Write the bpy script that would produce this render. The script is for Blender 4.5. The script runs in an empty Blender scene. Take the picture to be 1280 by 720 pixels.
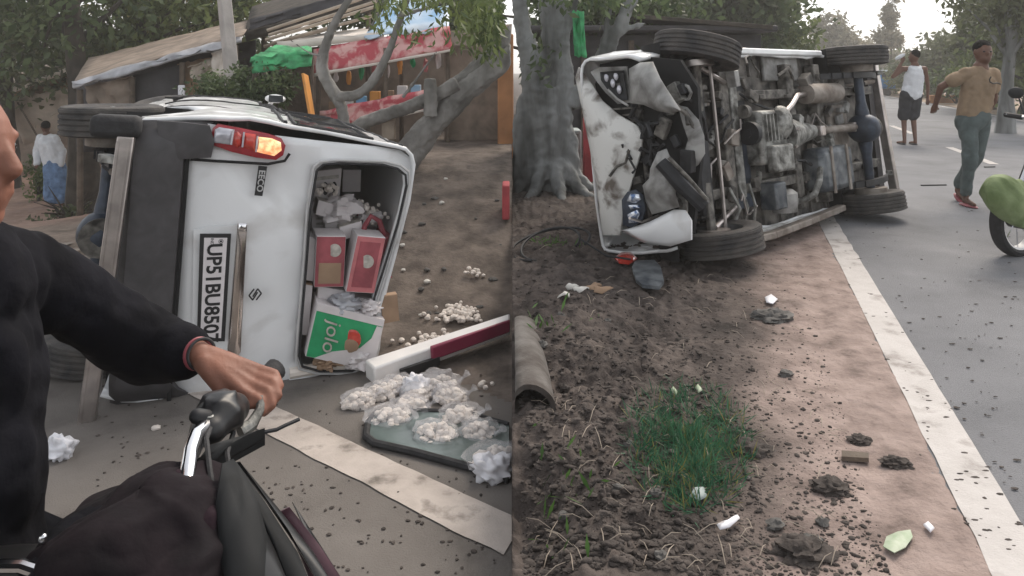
import bpy, math, random
import numpy as np
from mathutils import Matrix, Vector, noise, Quaternion
sc = bpy.context.scene
C = sc.collection
rnd = random.Random(7)
PI = math.pi
R = math.radians
# ---------------------------------------------------------------- camera, sky, sun, exposure
CZ = 1.66            # camera height over the left road
GR = 0.36            # the right-hand roadside lies this much higher
FP = 906.0           # focal length in photo pixels (photo 1280 wide)
cam = bpy.data.cameras.new('camera'); co = bpy.data.objects.new('camera', cam); C.objects.link(co)
co.location = (0, 0, CZ); co.rotation_euler = (PI/2, 0, 0)
cam.sensor_width = 36; cam.lens = 36*FP/1280; cam.shift_y = -272/1280
cam.clip_start = 0.05; cam.clip_end = 2000
sc.camera = co
SUN_EL, SUN_AZ = 48, 35        # azimuth clockwise from +Y
w = bpy.data.worlds.new('World'); sc.world = w; w.use_nodes = True
nt = w.node_tree
sky = nt.nodes.new('ShaderNodeTexSky'); sky.sky_type = 'NISHITA'; sky.sun_disc = False
sky.sun_elevation = R(SUN_EL); sky.sun_rotation = R(SUN_AZ)
sky.air_density = 1.0; sky.dust_density = 1.5; sky.ozone_density = 1.0
bg = nt.nodes['Background']; bg.inputs[1].default_value = 0.15
hs = nt.nodes.new('ShaderNodeHueSaturation'); hs.inputs['Saturation'].default_value = .14   # thin overcast
nt.links.new(sky.outputs[0], hs.inputs['Color']); nt.links.new(hs.outputs[0], bg.inputs[0])
sl = bpy.data.lights.new('sun', 'SUN'); sl.energy = 1.5; sl.angle = R(30); sl.color = (1, .86, .70)
so = bpy.data.objects.new('sun', sl); C.objects.link(so)
a, e = R(SUN_AZ), R(SUN_EL)
sdir = Vector((math.sin(a)*math.cos(e), math.cos(a)*math.cos(e), math.sin(e)))
so.rotation_euler = sdir.to_track_quat('Z', 'Y').to_euler(); so.location = sdir*50
vs = sc.view_settings; vs.view_transform = 'Standard'; vs.look = 'None'; vs.gamma = 1; vs.use_curve_mapping = False
vs.exposure = 0.9
# ---------------------------------------------------------------- helpers
def at(px, py, Y): return Vector(((px-640)/FP*Y, Y, CZ-(py-88)/FP*Y))
def smooth(a, b, x):
    t = max(0., min(1., (x-a)/(b-a))); return t*t*(3-2*t)
def nz(x, y, z=0.): return noise.noise(Vector((x, y, z)))

def mat(name, col, rough=.6, metal=0., var=.25, scale=6., col2=None, bump=0., bscale=40., spec=.5, detail=5., dist=.4, coat=0., trans=0., ior=1.45, alpha=1., space='Object', mix=(.35, .65), stretch=1., emit=0.):
    m = bpy.data.materials.new(name); m.use_nodes = True
    t = m.node_tree; N = t.nodes; L = t.links; p = N['Principled BSDF']
    p.inputs['Roughness'].default_value = rough; p.inputs['Metallic'].default_value = metal
    p.inputs['Specular IOR Level'].default_value = spec; p.inputs['Coat Weight'].default_value = coat
    p.inputs['Transmission Weight'].default_value = trans; p.inputs['IOR'].default_value = ior; p.inputs['Alpha'].default_value = alpha
    tc = N.new('ShaderNodeTexCoord')
    n = N.new('ShaderNodeTexNoise'); n.inputs['Scale'].default_value = scale; n.inputs['Detail'].default_value = detail; n.inputs['Distortion'].default_value = dist
    mp = N.new('ShaderNodeMapping'); mp.inputs['Scale'].default_value = (1, 1, stretch); L.new(tc.outputs[space], mp.inputs['Vector'])
    L.new(mp.outputs[0], n.inputs['Vector'])
    r = N.new('ShaderNodeValToRGB')
    c1 = [max(0, c*(1-var)) for c in col]; c2 = col2 if col2 else [min(1, c*(1+var)) for c in col]
    r.color_ramp.elements[0].color = (*c1, 1) if not col2 else (*col, 1); r.color_ramp.elements[1].color = (*c2, 1)
    r.color_ramp.elements[0].position = mix[0]; r.color_ramp.elements[1].position = mix[1]
    L.new(n.outputs[0], r.inputs[0]); L.new(r.outputs[0], p.inputs['Base Color'])
    if emit: L.new(r.outputs[0], p.inputs['Emission Color']); p.inputs['Emission Strength'].default_value = emit
    if bump:
        b = N.new('ShaderNodeBump'); b.inputs['Strength'].default_value = bump; b.inputs['Distance'].default_value = .02
        n2 = N.new('ShaderNodeTexNoise'); n2.inputs['Scale'].default_value = bscale; n2.inputs['Detail'].default_value = 6
        L.new(mp.outputs[0], n2.inputs['Vector']); L.new(n2.outputs[0], b.inputs['Height']); L.new(b.outputs[0], p.inputs['Normal'])
    return m

class MB:
    def __init__(s): s.v = []; s.f = []
    def add(s, v, f):
        o = len(s.v); s.v += [Vector(q) for q in v]; s.f += [tuple(i+o for i in q) for q in f]; return s
    def box(s, c, size, rot=None):
        hx, hy, hz = [q/2 for q in size]; c = Vector(c)
        v = [Vector((x, y, z)) for x in (-hx, hx) for y in (-hy, hy) for z in (-hz, hz)]
        if rot is not None: v = [rot @ q for q in v]
        return s.add([q+c for q in v], [(0,1,3,2),(4,6,7,5),(0,4,5,1),(2,3,7,6),(0,2,6,4),(1,5,7,3)])
    def beam(s, a, b, wy, wz, up=(0,0,1)):
        a, b = Vector(a), Vector(b); d = (b-a); x = d.normalized(); y = Vector(up).cross(x)
        if y.length < 1e-4: y = Vector((0,1,0)).cross(x)
        y.normalize(); z = x.cross(y); rot = Matrix((x, y, z)).transposed()
        return s.box((a+b)/2, (d.length, wy, wz), rot)
    def tube(s, pts, r, seg=8, caps=True, nzamp=0., nzs=3.):
        pts = [Vector(p) for p in pts]; n = len(pts)
        rr = r if isinstance(r, (list, tuple)) else [r]*n
        o = len(s.v); ref = None
        for i, p in enumerate(pts):
            d = (pts[min(i+1, n-1)]-pts[max(i-1, 0)]).normalized()
            if ref is None:
                ref = Vector((0,0,1)) if abs(d.z) < .9 else Vector((1,0,0))
            u = ref - d*ref.dot(d); u.normalize(); ref = u; w_ = d.cross(u)
            for k in range(seg):
                t = 2*PI*k/seg; q = rr[i]
                if nzamp: q *= 1+nzamp*noise.noise(Vector((p.x*nzs+math.cos(t)*1.3, p.y*nzs+math.sin(t)*1.3, p.z*nzs)))
                s.v.append(p+(u*math.cos(t)+w_*math.sin(t))*q)
        for i in range(n-1):
            for k in range(seg):
                k2 = (k+1) % seg; s.f.append((o+i*seg+k, o+i*seg+k2, o+(i+1)*seg+k2, o+(i+1)*seg+k))
        if caps:
            s.f.append(tuple(o+k for k in reversed(range(seg)))); s.f.append(tuple(o+(n-1)*seg+k for k in range(seg)))
        return s
    def lathe(s, prof, c=(0,0,0), axis='y', seg=24, close=False):
        o = len(s.v); n = len(prof); c = Vector(c)
        for k in range(seg):
            t = 2*PI*k/seg; cs, sn = math.cos(t), math.sin(t)
            for (h, r_) in prof:
                q = {'y': (r_*cs, h, r_*sn), 'z': (r_*cs, r_*sn, h), 'x': (h, r_*cs, r_*sn)}[axis]
                s.v.append(c+Vector(q))
        m = n if close else n-1
        for k in range(seg):
            k2 = (k+1) % seg
            for j in range(m):
                j2 = (j+1) % n; s.f.append((o+k*n+j, o+k*n+j2, o+k2*n+j2, o+k2*n+j))
        return s
    def ball(s, c, r, seg=8, rings=6, namp=0., nsc=3., rot=None, seed=0):
        o = len(s.v); c = Vector(c); r = Vector(r) if not isinstance(r, (int, float)) else Vector((r, r, r))
        def pt(th, ph):
            d = Vector((math.sin(th)*math.cos(ph), math.sin(th)*math.sin(ph), math.cos(th)))
            k = 1+namp*noise.noise(d*nsc+Vector((seed*3.1, seed*1.7, seed))) if namp else 1
            q = Vector((d.x*r.x*k, d.y*r.y*k, d.z*r.z*k))
            return c+(rot @ q if rot is not None else q)
        s.v.append(pt(0, 0))
        for i in range(1, rings):
            for k in range(seg): s.v.append(pt(PI*i/rings, 2*PI*k/seg))
        s.v.append(pt(PI, 0)); last = len(s.v)-1
        for k in range(seg): s.f.append((o, o+1+k, o+1+(k+1) % seg))
        for i in range(rings-2):
            for k in range(seg):
                a_ = o+1+i*seg; k2 = (k+1) % seg; s.f.append((a_+k, a_+seg+k, a_+seg+k2, a_+k2))
        a_ = o+1+(rings-2)*seg
        for k in range(seg): s.f.append((a_+k, last, a_+(k+1) % seg))
        return s
    def cap(s, p0, p1, r0, r1, seg=12):
        p0, p1 = Vector(p0), Vector(p1); d = p1-p0; L = d.length
        if L < 1e-6: return s.ball(p0, r0, seg, 8)
        d = d/L; pts = []; rr = []
        for t in (-1, -.92, -.7, -.38, 0): pts.append(p0+d*r0*t); rr.append(max(.0005, r0*math.sqrt(max(0, 1-t*t))))
        for t in (0, .38, .7, .92, 1): pts.append(p1+d*r1*t); rr.append(max(.0005, r1*math.sqrt(max(0, 1-t*t))))
        return s.tube(pts, rr, seg)
    def prism(s, out, d):   # out: closed 3-D polygon, d: thickness vector
        d = Vector(d); n = len(out); out = [Vector(q) for q in out]
        return s.add(out+[q+d for q in out], [tuple(range(n)), tuple(reversed(range(n, 2*n)))]+[(i, i+n, (i+1) % n+n, (i+1) % n) for i in range(n)])
    def plate(s, out, nrm, th=.012, bulge=.03):   # thin bowed panel with real thickness
        nrm = Vector(nrm).normalized(); out = [Vector(q) for q in out]; n = len(out); c = sum(out, Vector())/n
        r1 = [c+(q-c)*.72+nrm*bulge*.6 for q in out]; r2 = [c+(q-c)*.38+nrm*bulge*.9 for q in out]
        back = [q-nrm*th for q in out]
        v = out+r1+r2+[c+nrm*bulge]+back+[c-nrm*th+nrm*bulge*.8]
        f = []
        for i in range(n):
            j = (i+1) % n
            f += [(i, j, n+j, n+i), (n+i, n+j, 2*n+j, 2*n+i), (2*n+i, 2*n+j, 3*n), (i, 3*n+1+i, 3*n+1+j, j), (3*n+1+j, 3*n+1+i, 4*n+1)]
        return s.add(v, f)
    def xf(s, m): s.v = [m @ q for q in s.v]; return s
    def build(s, name, m, parent=None, sm=35, clampx=None, bevel=0., loc=None, mods=()):
        if clampx == 'L': s.v = [Vector((min(q.x, -.012), q.y, q.z)) for q in s.v]
        if clampx == 'R': s.v = [Vector((max(q.x, .012), q.y, q.z)) for q in s.v]
        if loc is not None: s.v = [q-Vector(loc) for q in s.v]
        me = bpy.data.meshes.new(name); me.from_pydata([tuple(q) for q in s.v], [], s.f); me.update()
        if m is not None: me.materials.append(m)
        if sm:
            me.polygons.foreach_set('use_smooth', [True]*len(me.polygons)); me.set_sharp_from_angle(angle=R(sm))
        o = bpy.data.objects.new(name, me); C.objects.link(o)
        if loc is not None: o.location = loc
        if parent is not None: o.parent = parent
        if bevel:
            b = o.modifiers.new('b', 'BEVEL'); b.width = bevel; b.segments = 2; b.limit_method = 'ANGLE'; b.angle_limit = R(40)
        for k, kw in mods:
            b = o.modifiers.new(k, k)
            for a_, v_ in kw.items(): setattr(b, a_, v_)
        return o
VOX = lambda v, it=4: (('REMESH', dict(mode='VOXEL', voxel_size=v, use_smooth_shade=True)), ('SMOOTH', dict(factor=.5, iterations=it)))
def tag(o, label=None, cat=None, group=None, kind=None):
    if label: o['label'] = label
    if cat: o['category'] = cat
    if group: o['group'] = group
    if kind: o['kind'] = kind
    return o
def empty(name, loc=(0,0,0), label=None, cat=None, group=None):
    o = bpy.data.objects.new(name, None); C.objects.link(o); o.location = loc; o.empty_display_size = .1
    return tag(o, label, cat, group)
def wrinkle(o, kind='MARBLE', scale=.25, strength=.014, turb=6., mid=.5):
    t = bpy.data.textures.new('wrinkle', kind); t.noise_scale = scale
    if kind == 'MARBLE': t.marble_type = 'SHARP'; t.turbulence = turb
    d = o.modifiers.new('wrinkle', 'DISPLACE'); d.texture = t; d.strength = strength; d.mid_level = mid; d.texture_coords = 'LOCAL'
    return o
def copy_tree(o, parent=None):
    c = o.copy(); C.objects.link(c); c.parent = parent
    for ch in list(o.children): copy_tree(ch, c)
    return c
def text_mesh(txt, size, ext=.002, bold=0., shear=0.):
    cu = bpy.data.curves.new('t', 'FONT'); cu.body = txt; cu.size = size; cu.extrude = ext; cu.offset = bold; cu.shear = shear
    cu.align_x = 'CENTER'; cu.align_y = 'CENTER'; cu.resolution_u = 3
    o = bpy.data.objects.new('t', cu); C.objects.link(o)
    dg = bpy.context.evaluated_depsgraph_get(); me = bpy.data.meshes.new_from_object(o.evaluated_get(dg))
    C.objects.unlink(o); bpy.data.objects.remove(o); bpy.data.curves.remove(cu)
    return me
def text_obj(name, txt, size, m, o, xdir, ydir, parent=None, sx=1., **k):
    me = text_mesh(txt, size, **k); x = Vector(xdir).normalized(); y = Vector(ydir); y = (y-x*y.dot(x)).normalized(); z = x.cross(y)
    M4 = Matrix((x*sx, y, z)).transposed().to_4x4(); M4.translation = Vector(o)
    me.transform(M4); me.name = name; me.materials.clear(); me.materials.append(m)
    ob = bpy.data.objects.new(name, me); C.objects.link(ob); ob.parent = parent; return ob
def leaves(name, m, pts, size, parent=None, aspect=2.2, droop=.3, seed=1, loc=(0,0,0), clampx=None):
    g = np.random.default_rng(seed); pts = np.asarray(pts, float); n = len(pts)
    d = g.normal(size=(n, 3)); d[:, 2] -= droop; d /= np.linalg.norm(d, axis=1)[:, None]
    u = np.cross(d, g.normal(size=(n, 3))); u /= np.linalg.norm(u, axis=1)[:, None]
    L = (size*g.uniform(.6, 1.3, n))[:, None]; W = L/aspect
    v = np.stack([pts, pts+d*L*.5+u*W*.5, pts+d*L, pts+d*L*.5-u*W*.5], 1).reshape(-1, 3)
    if clampx == 'L': v[:, 0] = np.minimum(v[:, 0], -.01)
    if clampx == 'R': v[:, 0] = np.maximum(v[:, 0], .01)
    v -= np.array(loc)
    me = bpy.data.meshes.new(name); me.vertices.add(4*n); me.vertices.foreach_set('co', v.ravel())
    me.loops.add(4*n); me.loops.foreach_set('vertex_index', np.arange(4*n, dtype=np.int32))
    me.polygons.add(n); me.polygons.foreach_set('loop_start', np.arange(0, 4*n, 4, dtype=np.int32)); 
    me.update(calc_edges=True); me.validate(); me.materials.append(m)
    o = bpy.data.objects.new(name, me); C.objects.link(o); o.parent = parent
    if parent is None: o.location = loc
    return o
def leaf_mat(name, c1, c2, tr=.35, scale=1.5):
    m = bpy.data.materials.new(name); m.use_nodes = True; t = m.node_tree; N = t.nodes; L = t.links
    p = N['Principled BSDF']; p.inputs['Roughness'].default_value = .55; p.inputs['Specular IOR Level'].default_value = .3
    g = N.new('ShaderNodeNewGeometry'); n = N.new('ShaderNodeTexNoise'); n.inputs['Scale'].default_value = scale; n.inputs['Detail'].default_value = 4
    L.new(g.outputs['Position'], n.inputs['Vector'])
    wn = N.new('ShaderNodeMath'); wn.operation = 'MULTIPLY_ADD'; wn.inputs[1].default_value = .35
    L.new(g.outputs['Random Per Island'], wn.inputs[0]); sub = N.new('ShaderNodeMath'); sub.operation = 'SUBTRACT'; sub.inputs[1].default_value = .17
    L.new(n.outputs[0], wn.inputs[2]); L.new(wn.outputs[0], sub.inputs[0])
    r = N.new('ShaderNodeValToRGB'); r.color_ramp.elements[0].color = (*c1, 1); r.color_ramp.elements[1].color = (*c2, 1)
    r.color_ramp.elements[0].position = .3; r.color_ramp.elements[1].position = .7
    L.new(sub.outputs[0], r.inputs[0]); L.new(r.outputs[0], p.inputs['Base Color'])
    tl = N.new('ShaderNodeBsdfTranslucent'); L.new(r.outputs[0], tl.inputs['Color'])
    mx = N.new('ShaderNodeMixShader'); mx.inputs[0].default_value = tr
    L.new(p.outputs[0], mx.inputs[1]); L.new(tl.outputs[0], mx.inputs[2]); L.new(mx.outputs[0], N['Material Output'].inputs['Surface'])
    return m
# ---------------------------------------------------------------- materials
MT = {}
MT['white_paint'] = mat('white_paint', (.44,.42,.40), .26, 0, .05, 3.2, coat=.5, col2=(.74,.75,.76), mix=(.22,.46), detail=9, bump=.05, bscale=9)
MT['white_dirty'] = mat('white_dirty', (.60,.60,.58), .4, 0, 0, 8, col2=(.12,.10,.085), mix=(.5,.68), detail=9)
MT['bumper'] = mat('bumper_plastic', (.055,.052,.055), .55, 0, .2, 12)
MT['rubber'] = mat('rubber', (.022,.022,.024), .75, 0, .3, 20, bump=.2, bscale=60)
MT['rubber_dusty'] = mat('rubber_dusty', (.035,.034,.036), .8, 0, 0, 7, col2=(.09,.082,.075), bump=.3, bscale=50)
MT['rim'] = mat('rim_steel', (.35,.36,.37), .45, .6, .3, 15)
MT['steel'] = mat('brushed_steel', (.42,.38,.36), .35, .85, .2, 10)
MT['chrome'] = mat('chrome', (.75,.75,.77), .12, 1., .05, 5)
MT['garnish'] = mat('garnish', (.6,.55,.52), .14, 1., .15, 6)
MT['dark'] = mat('dark_metal', (.02,.021,.024), .6, .2, .4, 10)
MT['black'] = mat('black_void', (.008,.008,.009), .8, 0, .3, 10)
MT['greasy'] = mat('greasy_metal', (.022,.02,.018), .6, .2, 0, 14, col2=(.19,.178,.16), bump=.3, bscale=30)
MT['floorpan'] = mat('floor_pan_grime', (.022,.021,.02), .7, .1, 0, 8, col2=(.18,.165,.148), bump=.4, bscale=25)
MT['alu'] = mat('cast_aluminium', (.07,.068,.062), .55, .4, 0, 13, col2=(.36,.36,.34), bump=.4, bscale=30)
MT['tank_blue'] = mat('tank_blue_grey', (.055,.065,.078), .5, .3, 0, 9, col2=(.2,.215,.225))
MT['axle_blue'] = mat('axle_blue', (.035,.045,.065), .45, .3, .4, 12)
MT['rust'] = mat('dusty_brown_metal', (.16,.13,.11), .7, .2, 0, 10, col2=(.3,.27,.24))
MT['grey_plastic'] = mat('grey_plastic', (.1,.095,.09), .5, 0, 0, 7, col2=(.36,.36,.35), detail=8)
MT['glass_dark'] = mat('tinted_glass', (.03,.035,.04), .06, 0, .2, 4, spec=.9)
MT['lamp_clear'] = mat('lamp_clear', (.5,.5,.55), .1, .3, .15, 25)
MT['lamp_red'] = mat('lamp_red', (.5,.05,.035), .12, 0, .2, 25, coat=.6)
MT['lamp_orange'] = mat('lamp_orange', (.85,.25,.1), .12, 0, 0, 30, col2=(.95,.7,.35), coat=.6, emit=.5)
MT['lamp_edge'] = mat('lamp_edge', (.3,.02,.03), .15, 0, .2, 10, coat=.6)
MT['lens'] = mat('headlight_lens', (.1,.16,.3), .05, .6, 0, 30, col2=(.75,.8,.88), mix=(.42,.58))
MT['plate_white'] = mat('plate_white', (.66,.62,.63), .4, 0, .06, 20)
MT['ink'] = mat('black_ink', (.015,.015,.017), .5, 0, .2, 20)
MT['trim_white'] = mat('trim_grey_white', (.5,.5,.5), .3, .2, .1, 9)
MT['skin'] = mat('skin_brown', (.22,.098,.066), .5, 0, .12, 18, spec=.35, bump=.09, bscale=60)
MT['skin_dark'] = mat('skin_dark', (.13,.065,.045), .5, 0, .15, 14, spec=.4)
MT['hair'] = mat('black_hair', (.008,.007,.007), .85, 0, .4, 60, bump=.6, bscale=120, spec=.12)
MT['eye'] = mat('eye_dark', (.02,.015,.012), .2, 0, .2, 10)
MT['black_cloth'] = mat('black_cloth', (.0065,.0065,.009), .9, 0, .35, 9, bump=.5, bscale=14, spec=.12)
MT['maroon_cloth'] = mat('maroon_cloth', (.005,.0048,.006), .85, 0, 0, 5, spec=.2, col2=(.014,.008,.011), bump=.5, bscale=10)
MT['maroon_layer'] = mat('maroon_cloth_layer', (.016,.008,.012), .85, 0, .35, 6, spec=.2, bump=.5, bscale=16)
MT['white_cloth'] = mat('white_cloth', (.62,.64,.67), .85, 0, .1, 8, bump=.4, bscale=14)
MT['blue_cloth'] = mat('blue_cloth', (.12,.2,.34), .85, 0, .3, 10, bump=.4, bscale=14)
MT['tan_cloth'] = mat('tan_cloth', (.26,.185,.12), .85, 0, .15, 8, bump=.4, bscale=12)
MT['grey_pants'] = mat('grey_green_cloth', (.09,.115,.115), .85, 0, .2, 10, bump=.5, bscale=12)
MT['shorts'] = mat('dark_shorts', (.022,.024,.03), .85, 0, .3, 10, bump=.4, bscale=12)
MT['bark'] = mat('bark_grey', (.12,.115,.105), .85, 0, 0, 5, col2=(.26,.25,.235), bump=.9, bscale=14, stretch=.5)
MT['bark_dark'] = mat('bark_dark', (.05,.042,.034), .9, 0, .35, 5, bump=.8, bscale=10)
MT['bark_pale'] = mat('bark_pale', (.085,.088,.085), .9, 0, 0, 4, col2=(.27,.28,.28), bump=1., bscale=9, detail=8, stretch=.22)
MT['concrete'] = mat('concrete', (.4,.37,.35), .8, 0, .15, 4, bump=.3, bscale=30)
MT['wood'] = mat('old_wood', (.11,.085,.065), .8, 0, .3, 8, bump=.4, bscale=30)
MT['bamboo'] = mat('bamboo', (.36,.3,.24), .6, 0, .2, 5)
MT['tarp_grey'] = mat('tarp_grey', (.36,.365,.39), .55, 0, .35, 4, bump=.5, bscale=6)
MT['tarp_beige'] = mat('tarp_beige', (.42,.36,.3), .75, 0, .2, 3, bump=.5, bscale=5)
MT['tarp_brown'] = mat('tarp_brown', (.22,.175,.14), .8, 0, .3, 4, bump=.5, bscale=5)
MT['tarp_dark'] = mat('tarp_dark', (.04,.038,.042), .7, 0, .3, 4)
MT['tarp_blue'] = mat('tarp_blue', (.16,.36,.58), .5, 0, 0, 1.6, col2=(.6,.66,.72), bump=.4, bscale=6)
MT['tarp_white'] = mat('tarp_white', (.68,.62,.56), .6, 0, .08, 4, bump=.3, bscale=6)
MT['red_print'] = mat('red_printed_cloth', (.46,.07,.09), .6, 0, 0, 7, col2=(.66,.38,.36), mix=(.46,.6), bump=.3, bscale=6)
MT['red_plain'] = mat('red_plain', (.4,.06,.07), .6, 0, .25, 5)
MT['green_net'] = mat('green_net', (.05,.3,.12), .7, 0, .35, 9, bump=.6, bscale=12)
MT['orange'] = mat('orange_board', (.62,.27,.06), .6, 0, .15, 5)
MT['orange_wall'] = mat('ochre_plaster', (.42,.2,.09), .8, 0, .2, 3, bump=.3, bscale=12)
MT['card_white'] = mat('white_card', (.62,.58,.58), .7, 0, .08, 7)
MT['card_brown'] = mat('brown_card', (.3,.2,.13), .8, 0, .15, 7)
MT['card_maroon'] = mat('maroon_card', (.3,.07,.085), .5, 0, .25, 9)
MT['card_pink'] = mat('pink_card', (.5,.16,.17), .5, 0, .2, 9)
MT['card_green'] = mat('green_card', (.02,.3,.12), .45, 0, .15, 9)
MT['print_pale'] = mat('print_pale', (.45,.42,.38), .5, 0, .25, 30)
MT['film'] = mat('plastic_film', (.75,.74,.76), .15, 0, .05, 10, alpha=.25)
MT['mushroom'] = mat('mushroom_white', (.66,.6,.55), .6, 0, .12, 30)
MT['plastic_white'] = mat('white_plastic', (.72,.72,.76), .4, 0, .08, 12)
MT['board_white'] = mat('white_board', (.74,.72,.71), .4, 0, .06, 5)
MT['board_maroon'] = mat('maroon_strip', (.22,.025,.06), .4, 0, .15, 6)
MT['pane'] = mat('lying_glass', (.09,.12,.115), .12, 0, .3, 5, spec=.8)
MT['bike_black'] = mat('bike_black', (.008,.008,.009), .35, 0, .3, 8)
MT['bike_grey'] = mat('bike_grey', (.02,.021,.022), .65, 0, .3, 8, spec=.15)
MT['bike_maroon'] = mat('bike_maroon_strip', (.07,.03,.04), .35, 0, .2, 8)
MT['bike_green'] = mat('bike_green', (.12,.165,.065), .7, 0, 0, 7, col2=(.24,.3,.15), spec=.3, bump=.4, bscale=20)
MT['pale_green'] = mat('pale_green_leaf', (.24,.32,.2), .5, 0, 0, 20, col2=(.42,.46,.36))
MT['pipe'] = mat('clay_pipe', (.06,.05,.044), .85, 0, 0, 6, col2=(.17,.16,.15), bump=.5, bscale=20)
MT['stone'] = mat('stone', (.1,.095,.09), .85, 0, .35, 12, bump=.5, bscale=40)
MT['clod'] = mat('earth_clod', (.058,.048,.043), .95, 0, .4, 12, bump=.6, bscale=40)
MT['pale_litter'] = mat('pale_litter', (.6,.58,.54), .7, 0, .15, 20)
MT['blue_truck'] = mat('blue_truck', (.05,.22,.5), .4, 0, .2, 3)
MT['teal_box'] = mat('teal_grey_paint', (.3,.35,.35), .6, 0, .2, 5)
MT['leaf_dark'] = leaf_mat('leaf_dark', (.038,.06,.028), (.11,.15,.065))
MT['leaf_mid'] = leaf_mat('leaf_mid', (.055,.085,.028), (.17,.21,.075))
MT['leaf_yellow'] = leaf_mat('leaf_yellow', (.09,.11,.03), (.26,.23,.08))
MT['leaf_olive'] = leaf_mat('leaf_olive', (.06,.075,.04), (.15,.17,.09))
MT['leaf_far_haze'] = leaf_mat('leaf_far_haze', (.17,.17,.12), (.3,.27,.2))  # distance haze put into the paler leaf colour
MT['grass'] = leaf_mat('grass', (.02,.085,.045), (.07,.19,.1), .3, 6)
MT['weed'] = leaf_mat('weed', (.04,.09,.02), (.1,.2,.05), .3, 6)
# ---------------------------------------------------------------- ground, roads
RDIR, RNRM = Vector((.3048,.9524)), Vector((.9524,-.3048))       # right road: direction, normal to its right
LDIR, LNRM = Vector((-.796,.605)), Vector((.605,.796))           # left road
def dR(x, y): return RNRM.x*(x-.714)+RNRM.y*y
def dL(x, y): return LNRM.x*(x-3.37)+LNRM.y*y
def hL(x, y):
    a_ = smooth(4.0, 7.6, y)
    z = .78*a_*smooth(-3.2, -.9, x)
    z -= .95*smooth(5.5, 13, y)*(1-smooth(-8.5, -3.0, x))
    return z
def hR(x, y): return GR
def gl(px, py):
    Y = FP*CZ/(py-88)
    for _ in range(25): 
        X = (px-640)/FP*Y; Y = FP*(CZ-hL(X, Y))/(py-88)*.5+Y*.5
    return Vector(((px-640)/FP*Y, Y, hL((px-640)/FP*Y, Y)))
def gr(px, py):
    Y = FP*(CZ-GR)/(py-88); return Vector(((px-640)/FP*Y, Y, GR))
def ground_mat(name, stops, scale, dotv=None, bump=.5, bscale=30, rough=.9, stops2=None):
    m = bpy.data.materials.new(name); m.use_nodes = True; t = m.node_tree; N = t.nodes; L = t.links; p = N['Principled BSDF']
    p.inputs['Roughness'].default_value = rough; p.inputs['Specular IOR Level'].default_value = .25
    tc = N.new('ShaderNodeTexCoord')
    def nzn(s, d=8, r=.6):
        n = N.new('ShaderNodeTexNoise'); n.inputs['Scale'].default_value = s; n.inputs['Detail'].default_value = d; n.inputs['Roughness'].default_value = r
        L.new(tc.outputs['Object'], n.inputs['Vector']); return n
    def ramp(src, st):
        r = N.new('ShaderNodeValToRGB'); e = r.color_ramp.elements
        while len(e) < len(st): e.new(.5)
        for q, (pos, c) in zip(e, st): q.position = pos; q.color = (*c, 1)
        L.new(src, r.inputs[0]); return r
    a_ = ramp(nzn(scale).outputs[0], stops); out = a_.outputs[0]
    if stops2:
        b_ = ramp(nzn(scale*1.7).outputs[0], stops2)
        v = N.new('ShaderNodeVectorMath'); v.operation = 'DOT_PRODUCT'; L.new(tc.outputs['Object'], v.inputs[0]); v.inputs[1].default_value = (dotv[0], dotv[1], 0)
        n3 = nzn(2.2, 6); ma = N.new('ShaderNodeMath'); ma.operation = 'MULTIPLY_ADD'; ma.inputs[1].default_value = dotv[4]; L.new(n3.outputs[0], ma.inputs[0]); L.new(v.outputs['Value'], ma.inputs[2])
        mr = N.new('ShaderNodeMapRange'); mr.interpolation_type = 'SMOOTHSTEP'; mr.inputs['From Min'].default_value = dotv[2]+dotv[4]*.5; mr.inputs['From Max'].default_value = dotv[3]+dotv[4]*.5
        L.new(ma.outputs[0], mr.inputs['Value'])
        mx = N.new('ShaderNodeMix'); mx.data_type = 'RGBA'; L.new(mr.outputs[0], mx.inputs['Factor']); L.new(a_.outputs[0], mx.inputs[6]); L.new(b_.outputs[0], mx.inputs[7]); out = mx.outputs[2]
    L.new(out, p.inputs['Base Color'])
    b = N.new('ShaderNodeBump'); b.inputs['Strength'].default_value = bump; b.inputs['Distance'].default_value = .02
    L.new(nzn(bscale).outputs[0], b.inputs['Height']); L.new(b.outputs[0], p.inputs['Normal'])
    return m
MT['dirt_left'] = ground_mat('dirt_left', [(.3,(.06,.05,.043)),(.46,(.11,.09,.077)),(.6,(.17,.14,.12)),(.72,(.085,.07,.06))], 4.2, bump=.7, bscale=24,
                             dotv=(-.62,.78,9.3,11.0,1.0), stops2=[(.3,(.24,.155,.12)),(.7,(.36,.25,.2))])
k_ = RNRM.x*.714
MT['soil_right'] = ground_mat('soil_right', [(.3,(.028,.023,.021)),(.47,(.065,.053,.048)),(.6,(.11,.09,.08)),(.72,(.05,.041,.037))], 4.5,
                              dotv=(RNRM.x, RNRM.y, -.80+k_, -.34+k_, .7), stops2=[(.28,(.13,.099,.087)),(.43,(.25,.193,.172)),(.62,(.34,.268,.24))], bump=.8, bscale=26)
MT['asphalt_left'] = ground_mat('asphalt_left', [(.28,(.085,.076,.07)),(.44,(.145,.131,.12)),(.6,(.165,.15,.138)),(.74,(.205,.187,.173))], 2.2, bump=.35, bscale=140, rough=.85)
MT['asphalt_right'] = ground_mat('asphalt_right', [(.3,(.15,.115,.097)),(.5,(.23,.175,.15)),(.68,(.27,.21,.18))], .9, dotv=(RNRM.x, RNRM.y, -.27+k_, -.11+k_, .16), stops2=[(.25,(.12,.123,.132)),(.45,(.175,.178,.19)),(.6,(.197,.2,.213)),(.75,(.24,.242,.255))], bump=.5, bscale=150, rough=.8)
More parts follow.
